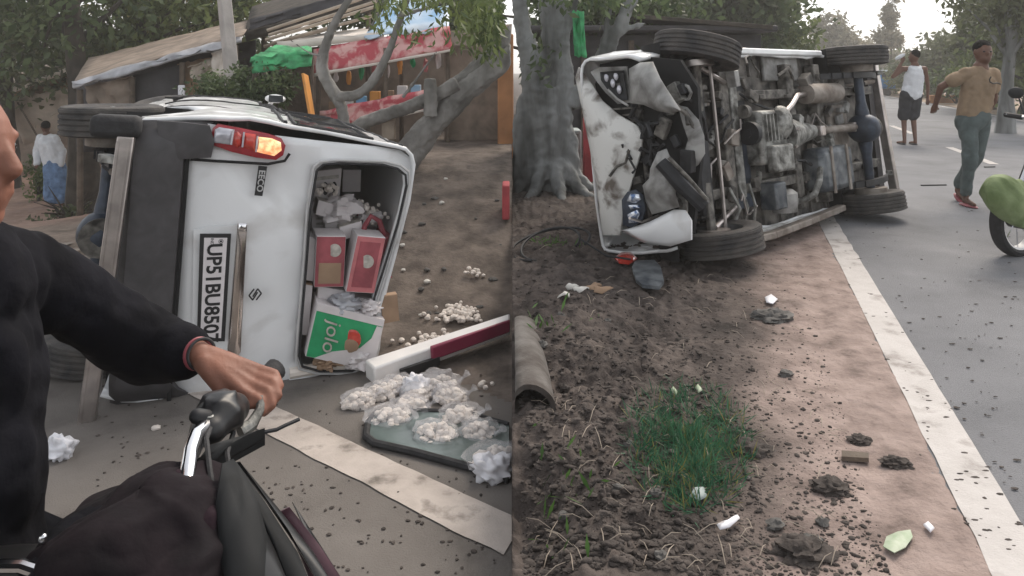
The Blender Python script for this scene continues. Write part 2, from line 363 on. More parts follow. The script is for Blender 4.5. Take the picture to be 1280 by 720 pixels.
MT['paint_line'] = ground_mat('paint_line', [(.3,(.17,.15,.13)),(.42,(.42,.37,.335)),(.58,(.5,.445,.405)),(.68,(.26,.225,.2))], 5, bump=.3, bscale=120, rough=.7)
MT['paint_line_white'] = ground_mat('paint_line_white', [(.3,(.22,.195,.18)),(.42,(.46,.435,.42)),(.58,(.52,.495,.48)),(.7,(.33,.3,.285))], 5, bump=.3, bscale=120, rough=.7)
def grid(name, xs_of, ys, zf, m, keep=None, sk=None):
    b = MB(); nx = len(xs_of(ys[0])); idx = 0
    V = []
    for y in ys:
        for x in xs_of(y): V.append((x, y, zf(x, y)))
    F = []
    for j in range(len(ys)-1):
        for i in range(nx-1):
            q = (j*nx+i, j*nx+i+1, (j+1)*nx+i+1, (j+1)*nx+i)
            if keep is None or keep(sum(V[k][0] for k in q)/4, sum(V[k][1] for k in q)/4): F.append(q)
    if sk is not None:                  # earth face down the edge of the sheet
        col = 0 if sk == 'first' else nx-1
        o = len(V)
        for j in range(len(ys)): q = V[j*nx+col]; V.append((q[0], q[1], -1.3))
        for j in range(len(ys)-1): F.append((j*nx+col, (j+1)*nx+col, o+j+1, o+j))
    me = bpy.data.meshes.new(name); me.from_pydata(V, [], F); me.update(); me.materials.append(m)
    me.polygons.foreach_set('use_smooth', [True]*len(me.polygons))
    o = bpy.data.objects.new(name, me); C.objects.link(o); o['kind'] = 'structure'; return o
def cat(*a): return np.unique(np.round(np.concatenate(a), 4))
xl = cat(np.linspace(-90,-9,24), np.linspace(-9,-3.2,60), np.linspace(-3.2,0,130)); yl = cat(np.linspace(-3,1.6,8), np.linspace(1.6,8,190), np.linspace(8,20,50), np.linspace(20,120,14))
def zl_(x, y):
    z = hL(x, y); d = dL(x, y)
    rough = .25+.75*smooth(.7, 1.5, d)
    z += rough*(.03*nz(x*2.1, y*2.1, 3)+.014*nz(x*7, y*7, 8)+.008*nz(x*19, y*19, 1))
    return z-.045*(1-smooth(.78, 1.0, d))
grid('ground', lambda y: xl, yl, zl_, MT['dirt_left'], sk='last')
xr_off = cat(np.linspace(0,2.6,230), np.linspace(2.6,9,40), np.linspace(9,160,30)); yr = cat(np.linspace(-3,1.5,10), np.linspace(1.5,6.2,330), np.linspace(6.2,12,70), np.linspace(12,40,30), np.linspace(40,300,20))
def zr_(x, y):
    d = dR(x, y); rough = .16+.84*(1-smooth(-1.15, -.6, d)); rough *= 1-.6*smooth(6, 12, y)
    r = .055*nz(x*2.3, y*2.3, 5)+.045*abs(nz(x*6, y*6, 2))+.036*nz(x*13, y*13, 7)+.03*nz(x*24, y*24, 4)+.014*nz(x*45, y*45, 6)
    z = GR+rough*r*.8
    z += .10*math.exp(-((x-.28)**2/.10+(y-3.9)**2/.5))+.06*math.exp(-((x-.2)**2/.06+(y-5.0)**2/.3))    # spoil heap
    z -= .16*math.exp(-((x-.03)**2/.02+(y-2.25)**2/.06))                                             # pit
    return z-.05*(smooth(-.10, .04, d)*(1-smooth(6.2, 6.6, d)))+.012*smooth(-.3,-.2,d)*(1-smooth(-.1,.02,d))
grid('ground', lambda y: xr_off+.55*(1-smooth(1.2, 1.6, y)), yr, zr_, MT['soil_right'], sk='first')
# left road: asphalt laid over the earth, ragged edge towards the verge
xa = cat(np.linspace(-16,-4,50), np.linspace(-4,-.001,110)); ya = cat(np.linspace(-3,1.8,16), np.linspace(1.8,5.4,110), np.linspace(5.4,16,40))
grid('road', lambda y: xa, ya, lambda x, y: hL(x, y)+.006, MT['asphalt_left'], keep=lambda x, y: dL(x, y) < .82+.10*nz(x*2.5, y*2.5, 1)+.05*nz(x*9, y*9, 2) and dL(x, y) > -6.5)
ss = cat(np.linspace(-.6,8,160), np.linspace(8,30,60), np.linspace(30,320,40))
b = MB(); V = []; F = []
for s in ss:
    e = -.19+.06*nz(s*2.2, 3)+.03*nz(s*8, 9)
    for d in (e, .0, 1.3, 2.6, 4.5, 6.3+.08*nz(s*1.5, 8)):
        p = Vector((.714, 0))+RDIR*s+RNRM*d; V.append((p.x, p.y, GR+.006+.0*d))
for i in range(len(ss)-1):
    for k in range(5): F.append((i*6+k, i*6+k+1, i*6+7+k, i*6+6+k))
b.add(V, F); tag(b.build('road', MT['asphalt_right']), kind='structure')
# far verge of the right road, pale sand
b = MB(); V = []; F = []
for i, s in enumerate(ss):
    for d in (6.35+.25*nz(s*.7, 1), 7.5, 9.6+.6*nz(s*.5, 4)): p = Vector((.714, 0))+RDIR*s+RNRM*d; V.append((p.x, p.y, GR+.004+.02*(d > 6.6)))
for i in range(len(ss)-1):
    for k in range(2): F.append((i*3+k, i*3+k+1, i*3+4+k, i*3+3+k))
MT['sand'] = ground_mat('sand_verge', [(.3,(.2,.15,.11)),(.5,(.3,.23,.17)),(.7,(.36,.28,.21))], 1.4, bump=.5, bscale=18)
tag(b.add(V, F).build('verge', MT['sand']), kind='structure')
# painted lines
b = MB(); V = []; F = []
st = np.linspace(4.2, 9.2, 90)
for i, s in enumerate(st):
    for k, d in enumerate((-.095, .0, .095)):
        dd = d+(.012*nz(s*6, d*40) if k != 1 else 0)
        p = Vector((3.37, 0))+LDIR*s+LNRM*dd
        x = min(p.x, -.001); V.append((x, p.y, hL(x, p.y)+.011))
for i in range(len(st)-1):
    for k in range(2): F.append((i*3+k, i*3+k+1, i*3+4+k, i*3+3+k))
tag(b.add(V, F).build('road_marking', MT['paint_line']), kind='structure')
def mark(s0, s1, d0, hw, m):
    n = max(4, int((s1-s0)/.06)); n = min(n, 400); V = []; F = []
    for i in range(n+1):
        s = s0+(s1-s0)*i/n
        for k in (-1, 1):
            p = Vector((.714, 0))+RDIR*s+RNRM*(d0+k*hw+.01*nz(s*7, k*3.)); V.append((p.x, p.y, GR+.011))
    for i in range(n): F.append((i*2, i*2+1, i*2+3, i*2+2))
    tag(MB().add(V, F).build('road_marking', m), kind='structure')
mark(.9, 60, 0, .074, MT['paint_line_white'])
for k in range(14): mark(11.3+5.0*k, 13.6+5.0*k, 2.6, .06, MT['paint_line_white'])
mark(4, 120, 6.1, .05, MT['paint_line_white'])
# ---------------------------------------------------------------- the van (local: x forward, y left, z up, origin under the rear axle)
def lying(theta, T, roll): return Matrix.Translation(Vector(T)) @ Matrix.Rotation(R(theta), 4, 'Z') @ Matrix.Rotation(R(roll), 4, 'X')
ML = lying(111.1, (-2.458, 4.054, .745), 94)
MR = lying(221.2, (3.215, 6.30, 1.165), 96.5) 
def trace(Mx, ax, val, px, py):
    I = Mx.inverted(); o = I @ Vector((0,0,CZ)); d = I.to_3x3() @ Vector(((px-640)/FP, 1, -(py-88)/FP))
    return o+d*((val-o[ax])/d[ax])
def RV(px, py, x=-.645): return trace(ML, 0, x, px, py)      # onto the rear face
def FV(px, py, x=2.92): return trace(MR, 0, x, px, py)       # onto the front face
def UV(px, py, z=.26): return trace(MR, 2, z, px, py)        # onto the underside
HWT = [(.0,.60),(.27,.665),(.35,.70),(.5,.725),(.72,.735),(.95,.722),(1.05,.702),(1.28,.662),(1.58,.618),(1.74,.59),(2.2,.5)]
def lerp(tb, x):
    for (a_, b_), (c_, d_) in zip(tb, tb[1:]):
        if x <= c_: return b_+(d_-b_)*max(0, (x-a_)/(c_-a_))
    return tb[-1][1]
ZT = [(-.7,1.77),(-.45,1.8),(1.7,1.8),(1.95,1.77),(2.12,1.66),(2.62,1.06),(2.78,.95),(2.9,.84),(2.97,.74)]
def crush(p):
    x, y, z = p
    if z > .9: z -= .27*smooth(1.1, 2.1, x)*smooth(.9, 1.5, z)
    if z > .95: z -= .17*min(1, max(0, (.45-y)/.8))*smooth(1.0, 1.6, z)
    if x > 2.3: z *= 1-.05*smooth(2.3, 2.8, x); x -= .06*max(0, nz(y*3, z*3, 4))
    # dents
    y -= (.02*nz(x*2.5, z*3, 2)+.01*nz(x*7, z*7, 5))*(1 if y > 0 else -1)*smooth(.4, .7, abs(y))
    return Vector((x, y, z))
ARCH = .335
def zlow(x):
    z = .275
    for xa in (0., 2.35):
        if abs(x-xa) < ARCH: z = max(z, .26+math.sqrt(ARCH**2-(x-xa)**2))
    return z
def section(x, n=14):
    zt = lerp(ZT, x); zl = zlow(x); pl = 1-.10*smooth(2.55, 3.0, x)-.02*smooth(-.4, -.64, -x)
    top = zt-.11; P = []
    for i in range(n+1):
        z = zl+(top-zl)*i/n; P.append((lerp(HWT, z)*pl, z))
    h = P[-1][0]
    P += [(h-.012, zt-.06), (h-.045, zt-.022), (h-.1, zt-.004), (h*.5, zt+.012), (0, zt+.018)]
    return P+[(-y, z) for y, z in reversed(P[:-1])]
van = empty('overturned_van', (0,0,0), 'white van on its side seen from behind, rear window gone, cartons spilling out', 'van', 'overturned white vans')
def shell():
    xs = sorted(set([round(q, 4) for q in np.concatenate([np.linspace(-.63, 2.9, 48), [xa+ARCH*math.cos(t) for xa in (0, 2.35) for t in np.linspace(.02, PI-.02, 15)]])]))
    b = MB(); rows = [section(x) for x in xs]; n = len(rows[0])
    V = [crush((x, y, z)) for x, r_ in zip(xs, rows) for (y, z) in r_]
    F = [(i*n+j, i*n+j+1, (i+1)*n+j+1, (i+1)*n+j) for i in range(len(xs)-1) for j in range(n-1) if xs[i] < 2.68 or V[i*n+j].y > .5]
    return b.add(V, F)
body = shell().build('body', MT['white_paint'], van, sm=50, mods=[('SOLIDIFY', dict(thickness=.02, offset=-1))])
# seams and side windows on the left (upper) flank
def flank(x, z, off=.004, s=1):
    q = crush((x, lerp(HWT, z)*(1-.10*smooth(2.55, 3.0, x))*s, z)); q.y += off*s; return q
def flank_panel(x0, x1, z0, z1, off=.005, s=1, n=8):
    b = MB(); V = []; F = []
    for i in range(n+1):
        for j in range(n+1):
            u, v = i/n, j/n
            xx = x0+(x1-x0)*u; zz = z0+(z1-z0)*v
            V.append(flank(xx, zz, off, s))
    m_ = n+1
    F = [(i*m_+j, (i+1)*m_+j, (i+1)*m_+j+1, i*m_+j+1) for i in range(n) for j in range(n)]
    return b.add(V, F)
for s in (1, -1):
    for (x0, x1) in ((-.45, .28), (.36, 1.2), (1.28, 2.02)):
        wd = flank_panel(x0, x1, 1.13, 1.55, .006, s).build('side_window', MT['glass_dark'], van)
        fr = MB()
        for q0, q1 in (((x0, 1.13), (x1, 1.13)), ((x0, 1.55), (x1, 1.55)), ((x0, 1.13), (x0, 1.55)), ((x1, 1.13), (x1, 1.55))):
            fr.tube([flank(q0[0]+(q1[0]-q0[0])*t/6, q0[1]+(q1[1]-q0[1])*t/6, .006, s) for t in range(7)], .012, 6)
        fr.build('window_seal', MT['rubber'], wd)
    for x in (.32, 1.24, 2.08):
        MB().tube([flank(x, z, .0, s) for z in np.linspace(.3, 1.62, 14)], .006, 5).build('door_seam', MT['dark'], van)
    MB().tube([flank(x, 1.06, .004, s) for x in np.linspace(-.5, .9, 12)], .012, 6).build('door_rail', MT['dark'], van)
    MB().tube([flank(x, .98, .02, s) for x in np.linspace(1.02, 1.17, 5)], .014, 6).build('door_handle', MT['bumper'], van)
    MB().tube([flank(x, 1.69, -.002, s) for x in np.linspace(-.6, 1.9, 20)], .011, 6).build('roof_gutter', MT['dark'], van)
mr = MB().cap((2.20, .68, 1.10), (2.12, .73, 1.12), .02, .02, 8).ball((2.08, .745, 1.14), (.09, .04, .09), 12, 8).build('wing_mirror', MT['white_paint'], van)
MB().box((1.995, .748, 1.14), (.012, .06, .12)).build('mirror_glass', MT['glass_dark'], mr, bevel=.004)
# windscreen
b = MB(); V = []; F = []
for i in range(7):
    x = 2.08+.48*i/6; zt = lerp(ZT, x)
    for j in range(9):
        y = (-1+2*j/8)*(lerp(HWT, zt)-.1); q = crush((x, y, zt+.018)); q.x += .008; V.append(q)
F = [(i*9+j, i*9+j+1, i*9+10+j, i*9+9+j) for i in range(6) for j in range(8)]
b.add(V, F).build('windscreen', MT['glass_dark'], van)
# ---- rear end, traced on the rear face
def ring(outer, inner, x, n=44):
    def resample(P):
        P = [RV(*q, x) for q in P]; L = [0]
        for a_, b_ in zip(P, P[1:]+P[:1]): L.append(L[-1]+(b_-a_).length)
        out = []
        for k in range(n*4):
            t = L[-1]*k/(n*4); i = max(q for q in range(len(P)) if L[q] <= t)
            a_, b_ = P[i], (P+P[:1])[i+1]; out.append(a_+(b_-a_)*((t-L[i])/max(1e-6, L[i+1]-L[i])))
        return out
    O = resample(outer); I = resample(inner); c = sum(I, Vector())/len(I)
    ang = lambda q: math.atan2(q.y-c.y, q.z-c.z)
    I.sort(key=ang)
    OO = []
    for q in I:                       # outer point on the same ray
        best = max(O, key=lambda o: (o-c).normalized().dot((q-c).normalized())); OO.append(best)
    return O, I, OO
REAR_OUT = [(205,152),(262,155),(340,169),(400,176),(470,183),(503,189),(516,198),(520,210),(517,240),(501,310),(484,372),(476,440),(470,462),(450,480),(365,486),(300,506),(225,508),(205,505)]
HOLE = [(396,213),(404,206),(425,204),(478,206),(497,211),(507,219),(508,232),(497,280),(480,335),(468,372),(464,430),(458,455),(440,464),(400,464),(378,458),(374,445),(377,400),(383,330),(388,262)]
import bmesh
def holed_panel(outer, inner, x, th, bul):
    bm = bmesh.new()
    vo = [bm.verts.new(RV(*q, x)) for q in outer]; vi = [bm.verts.new(RV(*q, x)) for q in inner]
    ed = [bm.edges.new((l[i], l[(i+1) % len(l)])) for l in (vo, vi) for i in range(len(l))]
    bmesh.ops.triangle_fill(bm, use_beauty=True, use_dissolve=False, edges=ed)
    bmesh.ops.subdivide_edges(bm, edges=bm.edges[:], cuts=3, use_grid_fill=True)
    bmesh.ops.triangulate(bm, faces=bm.faces[:]); 
    for v in bm.verts:
        y, z = v.co.y, v.co.z
        v.co.x += bul*(min(1, abs(y)/.72)**4)*.6+bul*smooth(1.45, 1.82, z)*1.2-.012*nz(y*3, z*3, 7)-.035*smooth(.95, 1.15, z)*(1-smooth(1.15, 1.6, z))*0
        # creased dent below the left lamp and a hollow beside the plate
        v.co.x += .045*math.exp(-((y-.36)**2/.012+(z-1.02)**2/.03))+.035*math.exp(-((y+.2)**2/.04+(z-1.05)**2/.012))-.02*math.exp(-((z-1.0-.25*y)**2/.004))+.012*nz(y*7, z*7, 3)
    me = bpy.data.meshes.new('tailgate'); bm.to_mesh(me); bm.free()
    me.materials.append(MT['white_paint']); me.polygons.foreach_set('use_smooth', [True]*len(me.polygons))
    o = bpy.data.objects.new('tailgate', me); C.objects.link(o); o.parent = van
    s_ = o.modifiers.new('s', 'SOLIDIFY'); s_.thickness = th; s_.offset = 1 
    return o
tailgate = holed_panel(REAR_OUT, HOLE, -.64, .03, .05)
lip = [RV(*q, -.652) for q in HOLE]; MB().tube(lip+[lip[0]], .007, 6, caps=False).build('window_seal', MT['rubber'], tailgate)
lip2 = [RV(640+(q[0]-640)*1.0+(4 if q[0] > 440 else -4), q[1]+(-4 if q[1] < 300 else 3), -.65) for q in HOLE]; MB().tube(lip2+[lip2[0]], .007, 6, caps=False).build('window_trim', MT['trim_white'], tailgate)
# bumper: deep wrap-round plastic moulding
def bumper():
    b = MB(); V = []; F = []; prof = [(-.56,.31),(-.68,.315),(-.715,.35),(-.72,.43),(-.715,.515),(-.69,.57),(-.64,.578)]
    ys = np.linspace(-.772, .70, 25)
    for y in ys:
        k = smooth(.60, .72, abs(y)); 
        for (x, z) in prof: V.append((x+(.10)*k, y, z+(.14*k if z > .5 else 0)))
    n = len(prof)
    for i in range(len(ys)-1):
        for j in range(n-1): F.append((i*n+j, i*n+j+1, (i+1)*n+j+1, (i+1)*n+j))
    F.append(tuple(range(n))); F.append(tuple(reversed(range((len(ys)-1)*n, len(ys)*n))))
    return b.add(V, F)
rb = bumper().build('rear_bumper', MT['bumper'], van, sm=40)
MB().plate([RV(*q, -.70) for q in ((196,151),(230,153),(262,157),(268,178),(264,197),(228,199),(200,195))], (-1,0,0), .03, .01).build('bumper_corner', MT['bumper'], rb)
MB().beam((-.662,.52,.588), (-.662,-.72,.588), .012, .02).build('bumper_seam', MT['black'], rb)
# rear step bar with end caps and brackets
bar = MB().beam((-.735,.62,.315), (-.735,-.88,.235), .07, .075, up=(0,0,1)).build('step_bar', MT['steel'], van, bevel=.006)
for z_ in (.285, .33): MB().beam((-.772,.60,z_), (-.772,-.86,z_-.075), .006, .012).build('step_bar_ridge', MT['steel'], bar)
MB().box((-.70,.665,.265), (.13,.11,.22)).build('end_cap', MT['rubber'], bar, bevel=.03)
MB().box((-.735,-.90,.235), (.085,.06,.085)).build('end_cap', MT['rust'], bar, bevel=.01)
MB().beam((-.60,.5,.20), (-.72,.5,.30), .04, .05).build('bracket', MT['alu'], bar, bevel=.004)
MB().beam((-.60,-.45,.22), (-.72,-.45,.28), .04, .05).build('bracket', MT['alu'], bar, bevel=.004)
# tail lamp on the left rear corner
lampo = [(262,180),(266,160),(272,155),(300,160),(335,167),(352,173),(357,182),(354,194),(345,200),(320,197),(290,190)]
tl = MB().plate([RV(*q, -.672) for q in lampo], (-1,0,0), .05, .02).build('tail_lamp', MT['lamp_edge'], van)
def lens(poly, m, nm='lens'): MB().plate([RV(*q, -.688) for q in poly], (-1,0,0), .02, .018).build(nm, m, tl)
lens([(266,178),(269,162),(274,159),(292,162),(289,181)], MT['lamp_clear'])
lens([(290,180),(292,168),(297,164),(303,170),(302,180),(297,185)], MT['lamp_red'])
lens([(304,184),(305,166),(320,168),(319,190)], MT['lamp_red'])
lens([(321,190),(323,171),(340,173),(351,178),(352,188),(343,195)], MT['lamp_orange'])
for P in ([(289,181),(292,162)], [(303,184),(305,165)], [(320,190),(322,170)]): MB().tube([RV(*q, -.706) for q in P], .005, 5).build('lens_divider', MT['lamp_clear'], tl)
MB().tube([RV(*q, -.668) for q in ((238,199),(265,201),(300,203),(335,205),(356,201),(362,192))], .008, 6).build('lamp_gasket', MT['black'], tl)
# number plate recess, plate, garnish strip, badges
MB().plate([RV(*q, -.656) for q in ((242,288),(262,283),(300,281),(302,300),(296,440),(288,448),(240,444))], (-1,0,0), .01, .002).build('plate_recess', MT['white_paint'], tailgate)
pq = [RV(*q, -.675) for q in ((250,292),(289,292),(281,426),(246,426))]
pl = MB().prism(pq, (-.008, 0, 0)).build('number_plate', MT['ink'], tailgate)
c_ = sum(pq, Vector())/4; MB().prism([c_+(q-c_)*Vector((1,1,1)).x*.0+Vector((0, (q-c_).y*.93, (q-c_).z*.74))-Vector((.0095,0,0)) for q in pq], (-.003,0,0)).build('plate_face', MT['plate_white'], pl)
vdir = ((pq[3]+pq[2])/2-(pq[0]+pq[1])/2).normalized()
text_obj('lettering', 'UP51BU8507', .098, MT['ink'], c_+Vector((-.0135,-.025,-.004)), vdir, (0,0,1), pl, sx=.93, ext=.001, bold=.0025)
text_obj('lettering', 'IND', .02, MT['ink'], c_+Vector((-.0135,.235,-.022)), vdir, (0,0,1), pl, ext=.001)
MB().lathe([(0,.0),(.002,.008),(0,.012)], c_+Vector((-.014,.235,.02)), 'x', 10).build('hologram', MT['ink'], pl)
gs = [RV(*q, -.665) for q in ((297,280),(309,281),(301,440),(296,447),(286,445),(284,436))]
ga = MB().plate(gs, (-1,0,0), .02, .02).build('plate_garnish', MT['garnish'], tailgate)
MB().plate([RV(*q, -.69) for q in ((298,279),(309,280),(308,290),(298,289))], (-1,0,0), .02, .008).build('garnish_cap', MT['chrome'], ga)
bp = [RV(*q, -.665) for q in ((323,207),(334,208),(328,245),(318,244))]
bd = MB().prism(bp, (-.006,0,0)).build('badge', MT['ink'], tailgate)
cb = sum(bp, Vector())/4; text_obj('lettering', 'EECO', .043, MT['trim_white'], cb+Vector((-.008,0,0)), (bp[3]-bp[0]), (0,0,1), bd, sx=1.05, ext=.001, bold=.001)
# S-shaped emblem: two interlocking hooks
ec = RV(319, 368, -.668); S = .030
em = MB()
for sg in (1, -1):
    for a_, b_ in (((-.15,1.0),(.95,.25)), ((-.15,1.0),(-.95,.35)), ((-.95,.35),(.35,-.35))):
        em.beam(ec+Vector((0, -a_[0]*S*sg, a_[1]*S*sg)), ec+Vector((0, -b_[0]*S*sg, b_[1]*S*sg)), .006, .011, up=(1,0,0))
em.build('emblem', MT['ink'], tailgate)
# ---- wheels
def tyre_obj(x, y, z, steer=0., camber=0., flat=0., rr=.285):
    Mx = Matrix.Translation((x, y, z)) @ Matrix.Rotation(steer, 4, 'Z') @ Matrix.Rotation(camber, 4, 'X')
    k = rr/.285
    pf = [(-.07,.165),(-.085,.21),(-.085,.245),(-.078,.272)]
    for g in (-.062,-.03,.0,.03,.062): pf += [(g-.011,.285),(g+.004,.285),(g+.005,.277),(g+.011,.277)]
    pf = [q for q in pf if abs(q[0]) < .076 or q[1] < .275]+[(.078,.272),(.085,.245),(.085,.21),(.07,.165)]
    pf = [(h, r_*k) for h, r_ in pf]
    t = MB().lathe(pf, axis='y', seg=40)
    if flat: 
        t.v = [Vector((q.x, q.y+flat*.3*max(0, q.x)*abs(q.x), q.z*(1-flat*.2))) for q in t.v]
    t = t.xf(Mx).build('tyre', MT['rubber_dusty'], van, sm=30)
    s = 1 if y > 0 else -1
    r_ = MB().lathe([(-s*.07,.17),(s*.055,.165),(s*.068,.172),(s*.06,.155),(s*.03,.145),(s*.03,.12),(s*.052,.085),(s*.05,.05),(s*.06,.045),(s*.062,0)], axis='y', seg=32).xf(Mx).build('rim', MT['rim'], t, sm=40)
    for kk in range(8):
        a_ = 2*PI*kk/8; MB().ball((math.cos(a_)*.105, s*.043, math.sin(a_)*.105), (.02,.012,.02), 8, 6).xf(Mx).build('rim_hole', MT['black'], t)
    MB().ball((0, s*.062, 0), (.04,.016,.04), 14, 8).xf(Mx).build('hub_cap', MT['chrome'], t)
RZ = .155; FZ = .20
tyre_obj(0, .645, RZ, 0, R(-3), 0, .268); tyre_obj(0, -.645, RZ, 0, R(4), 0, .268)
tyre_obj(2.36, .655, FZ, R(14), R(-8), 0, .295); tyre_obj(2.30, -.625, FZ, R(-4), R(3), .0, .285)
# ---- underside
fp = MB()
def slab(x0, x1, y0, y1, z, th=.02): fp.box(((x0+x1)/2, (y0+y1)/2, z+th/2), (x1-x0, y1-y0, th))
slab(-.6, 2.8, -.50, .50, .37); slab(.36, 2.0, .501, .69, .37); slab(.36, 2.0, -.69, -.501, .37); slab(-.6, -.34, .501, .68, .37); slab(-.6, -.34, -.68, -.501, .37)
pan = fp.build('floor_pan', MT['floorpan'], van)
for xa in (0, 2.35):
    for s in (1, -1):
        V = []; F = []
        for i in range(13):
            t = PI*i/12
            for y in (.49, .715): V.append((xa+math.cos(t)*.33, s*y, .26+math.sin(t)*.33))
        F = [(2*i, 2*i+1, 2*i+3, 2*i+2) for i in range(12)]+[tuple(range(0, 26, 2))]
        MB().add(V, F).build('wheel_well', MT['black'], van)
for x in np.linspace(.45, 1.95, 7): MB().box((x, -.58, .362), (.03, .18, .03)).build('floor_rib', MT['floorpan'], pan, bevel=.004); MB().box((x, .58, .362), (.03, .18, .03)).build('floor_rib', MT['floorpan'], pan, bevel=.004)
for y in (.34, -.34):
    MB().beam((-.55, y, .32), (2.75, y, .32), .075, .10).build('chassis_rail', MT['greasy'], van, bevel=.008)
MB().box((1.22, .675, .29), (1.62, .05, .07)).build('sill', MT['white_paint'], van, bevel=.012)
MB().box((1.22, -.675, .29), (1.62, .05, .07)).build('sill', MT['white_dirty'], van, bevel=.012)
for x in (.55, 1.02, 1.98): MB().box((x, 0, .30), (.10, 1.16, .09)).build('cross_member', MT['greasy'], van, bevel=.01)
MB().box((1.86, .10, .275), (.09, 1.0, .04)).build('cross_member', MT['alu'], van, bevel=.01)
# engine and gearbox, slung under the seats
en = MB().box((1.52, .02, .25), (.42, .40, .2)).ball((1.40, .12, .16), (.12, .13, .07), 14, 8).build('engine', MT['alu'], van, bevel=.03)
MB().box((1.52,-.14,.13), (.30,.20,.07)).build('sump', MT['alu'], en, bevel=.02)
for k in range(7): MB().box((1.36+.05*k, .09, .145), (.012, .20, .03)).build('cooling_fin', MT['alu'], en)
MB().lathe([(-.02,0),(-.02,.085),(.03,.085),(.03,.03),(.05,.03),(.05,0)], (1.80,.06,.19), 'x', 20).build('pulley', MT['dark'], en)
MB().lathe([(-.02,0),(-.02,.05),(.03,.05),(.03,0)], (1.80,.22,.22), 'x', 16).build('pulley', MT['greasy'], en)
gb = MB().tube([(1.31,.02,.24),(1.12,.02,.245),(.95,.02,.25),(.78,.02,.24)], [.15,.12,.085,.06], 14).build('gearbox', MT['alu'], van)
for a_ in range(6): MB().beam((1.30-.0*a_, .02+.15*math.cos(a_), .24+.15*math.sin(a_)), (1.24, .02+.13*math.cos(a_), .24+.13*math.sin(a_)), .02, .02).build('bolt', MT['steel'], gb)
MB().tube([(.78,.02,.23),(.06,.02,.17)], .032, 12).build('drive_shaft', MT['rust'], van)
for x in (.74, .12): MB().box((x,.02,.2), (.08,.085,.085)).build('universal_joint', MT['steel'], van, bevel=.01)
# rear axle and leaf springs
ax = MB().tube([(0,.60,RZ),(0,.24,RZ),(0,.14,RZ),(0,-.14,RZ),(0,-.24,RZ),(0,-.60,RZ)], [.036,.042,.06,.06,.042,.036], 12).ball((0,.0,RZ), (.14,.135,.14), 16, 10).build('rear_axle', MT['axle_blue'], van)
MB().lathe([(0,0),(0,.11),(.02,.11),(.035,.06),(.04,0)], (-.13,0,RZ), 'x', 20).build('differential_cover', MT['greasy'], ax)
for s in (1, -1):
    sp = MB()
    for k, L_ in enumerate((.56,.44,.32,.2)):
        pts = [(t*L_, s*.47, .13+.10*(t*L_/.56)**2-k*.012) for t in np.linspace(-1, 1, 9)]
        for a_, b_ in zip(pts, pts[1:]): sp.beam(a_, b_, .05, .009)
    sp.build('leaf_spring', MT['dark'], van)
    MB().beam((.56,s*.47,.23), (.58,s*.47,.34), .06, .05).build('spring_shackle', MT['greasy'], van, bevel=.006)
    MB().tube([(-.06,s*.40,.15),(-.24,s*.30,.36)], [.03,.022], 10).build('shock_absorber', MT['dark'], van)
    MB().lathe([(-.05,.0),(-.05,.13),(.03,.135),(.03,0)], (0,s*.55,RZ), 'y', 22).build('brake_drum', MT['rust'], van)
# fuel tank, silencer, pipes
MB().box((.56,-.30,.24), (.55,.36,.20)).build('fuel_tank', MT['tank_blue'], van, bevel=.05)
for x in (.42,.70): MB().box((x,-.30,.135), (.035,.38,.012)).build('tank_strap', MT['rust'], van)
MB().tube([(.30,.33,.23),(.85,.33,.23)], [.085,.085], 16).build('silencer', MT['rust'], van)
MB().tube([(.85,.33,.23),(1.0,.32,.22),(1.15,.24,.2),(1.33,.16,.2)], .022, 8).build('exhaust_pipe', MT['steel'], van)
MB().tube([(.30,.33,.23),(.18,.36,.26),(.0,.38,.32),(-.25,.40,.27),(-.52,.42,.24)], .02, 8).build('tail_pipe', MT['rust'], van)
MB().tube([(.85,-.28,.17),(.96,-.36,.13),(1.02,-.46,.15),(1.08,-.50,.2),(1.10,-.52,.28)], .024, 10).build('filler_pipe', MT['alu'], van)
MB().lathe([(-.09,0),(-.09,.09),(-.02,.105),(.05,.105),(.08,.07),(.08,0)], (1.38,-.47,.22), 'y', 20).build('air_filter', MT['grey_plastic'], van)
MB().box((1.52,-.42,.22), (.16,.20,.14)).build('battery_tray', MT['tank_blue'], van, bevel=.015)
MB().box((.12,-.05,.335), (.35,.55,.05)).build('spare_wheel_pan', MT['rust'], van, bevel=.02)
MB().box((1.85,-.22,.30), (.3,.52,.05)).build('splash_shield', MT['axle_blue'], van, bevel=.01)
MB().box((1.82,.30,.30), (.26,.36,.05)).build('splash_shield', MT['dark'], van, bevel=.01)
MB().box((1.0,.56,.345), (.55,.22,.03)).build('heat_shield', MT['grey_plastic'], van, bevel=.01)
# front suspension
fs = MB().beam((2.36,.46,.26), (2.36,-.46,.26), .13, .09).build('front_cross_member', MT['dark'], van, bevel=.012)
for s in (1, -1):
    MB().beam((2.34,s*.16,.24), (2.38,s*.60,FZ), .07, .035).build('lower_arm', MT['greasy'], van, bevel=.008)
    MB().tube([(1.98,s*.44,.25),(2.34,s*.54,FZ)], .018, 8).build('tension_rod', MT['steel'], van)
    MB().tube([(2.36,s*.60,FZ-.02),(2.36,s*.54,.40),(2.34,s*.50,.66)], [.05,.04,.06], 12).build('strut', MT['dark'], van)
    cs = MB(); cs.tube([(2.36+.065*math.cos(t*6*2*PI), s*.53+.065*math.sin(t*6*2*PI), .34+.26*t) for t in np.linspace(0, 1, 60)], .010, 6).build('coil_spring', MT['rust'], van)
    MB().lathe([(-.02,0),(-.02,.11),(.02,.11),(.02,0)], (2.36,s*.57,FZ), 'y', 22).build('brake_disc', MT['steel'], van)
MB().tube([(2.22,.56,.2),(2.20,.2,.21),(2.20,-.2,.21),(2.22,-.56,.2)], .014, 8).build('track_rod', MT['steel'], van)
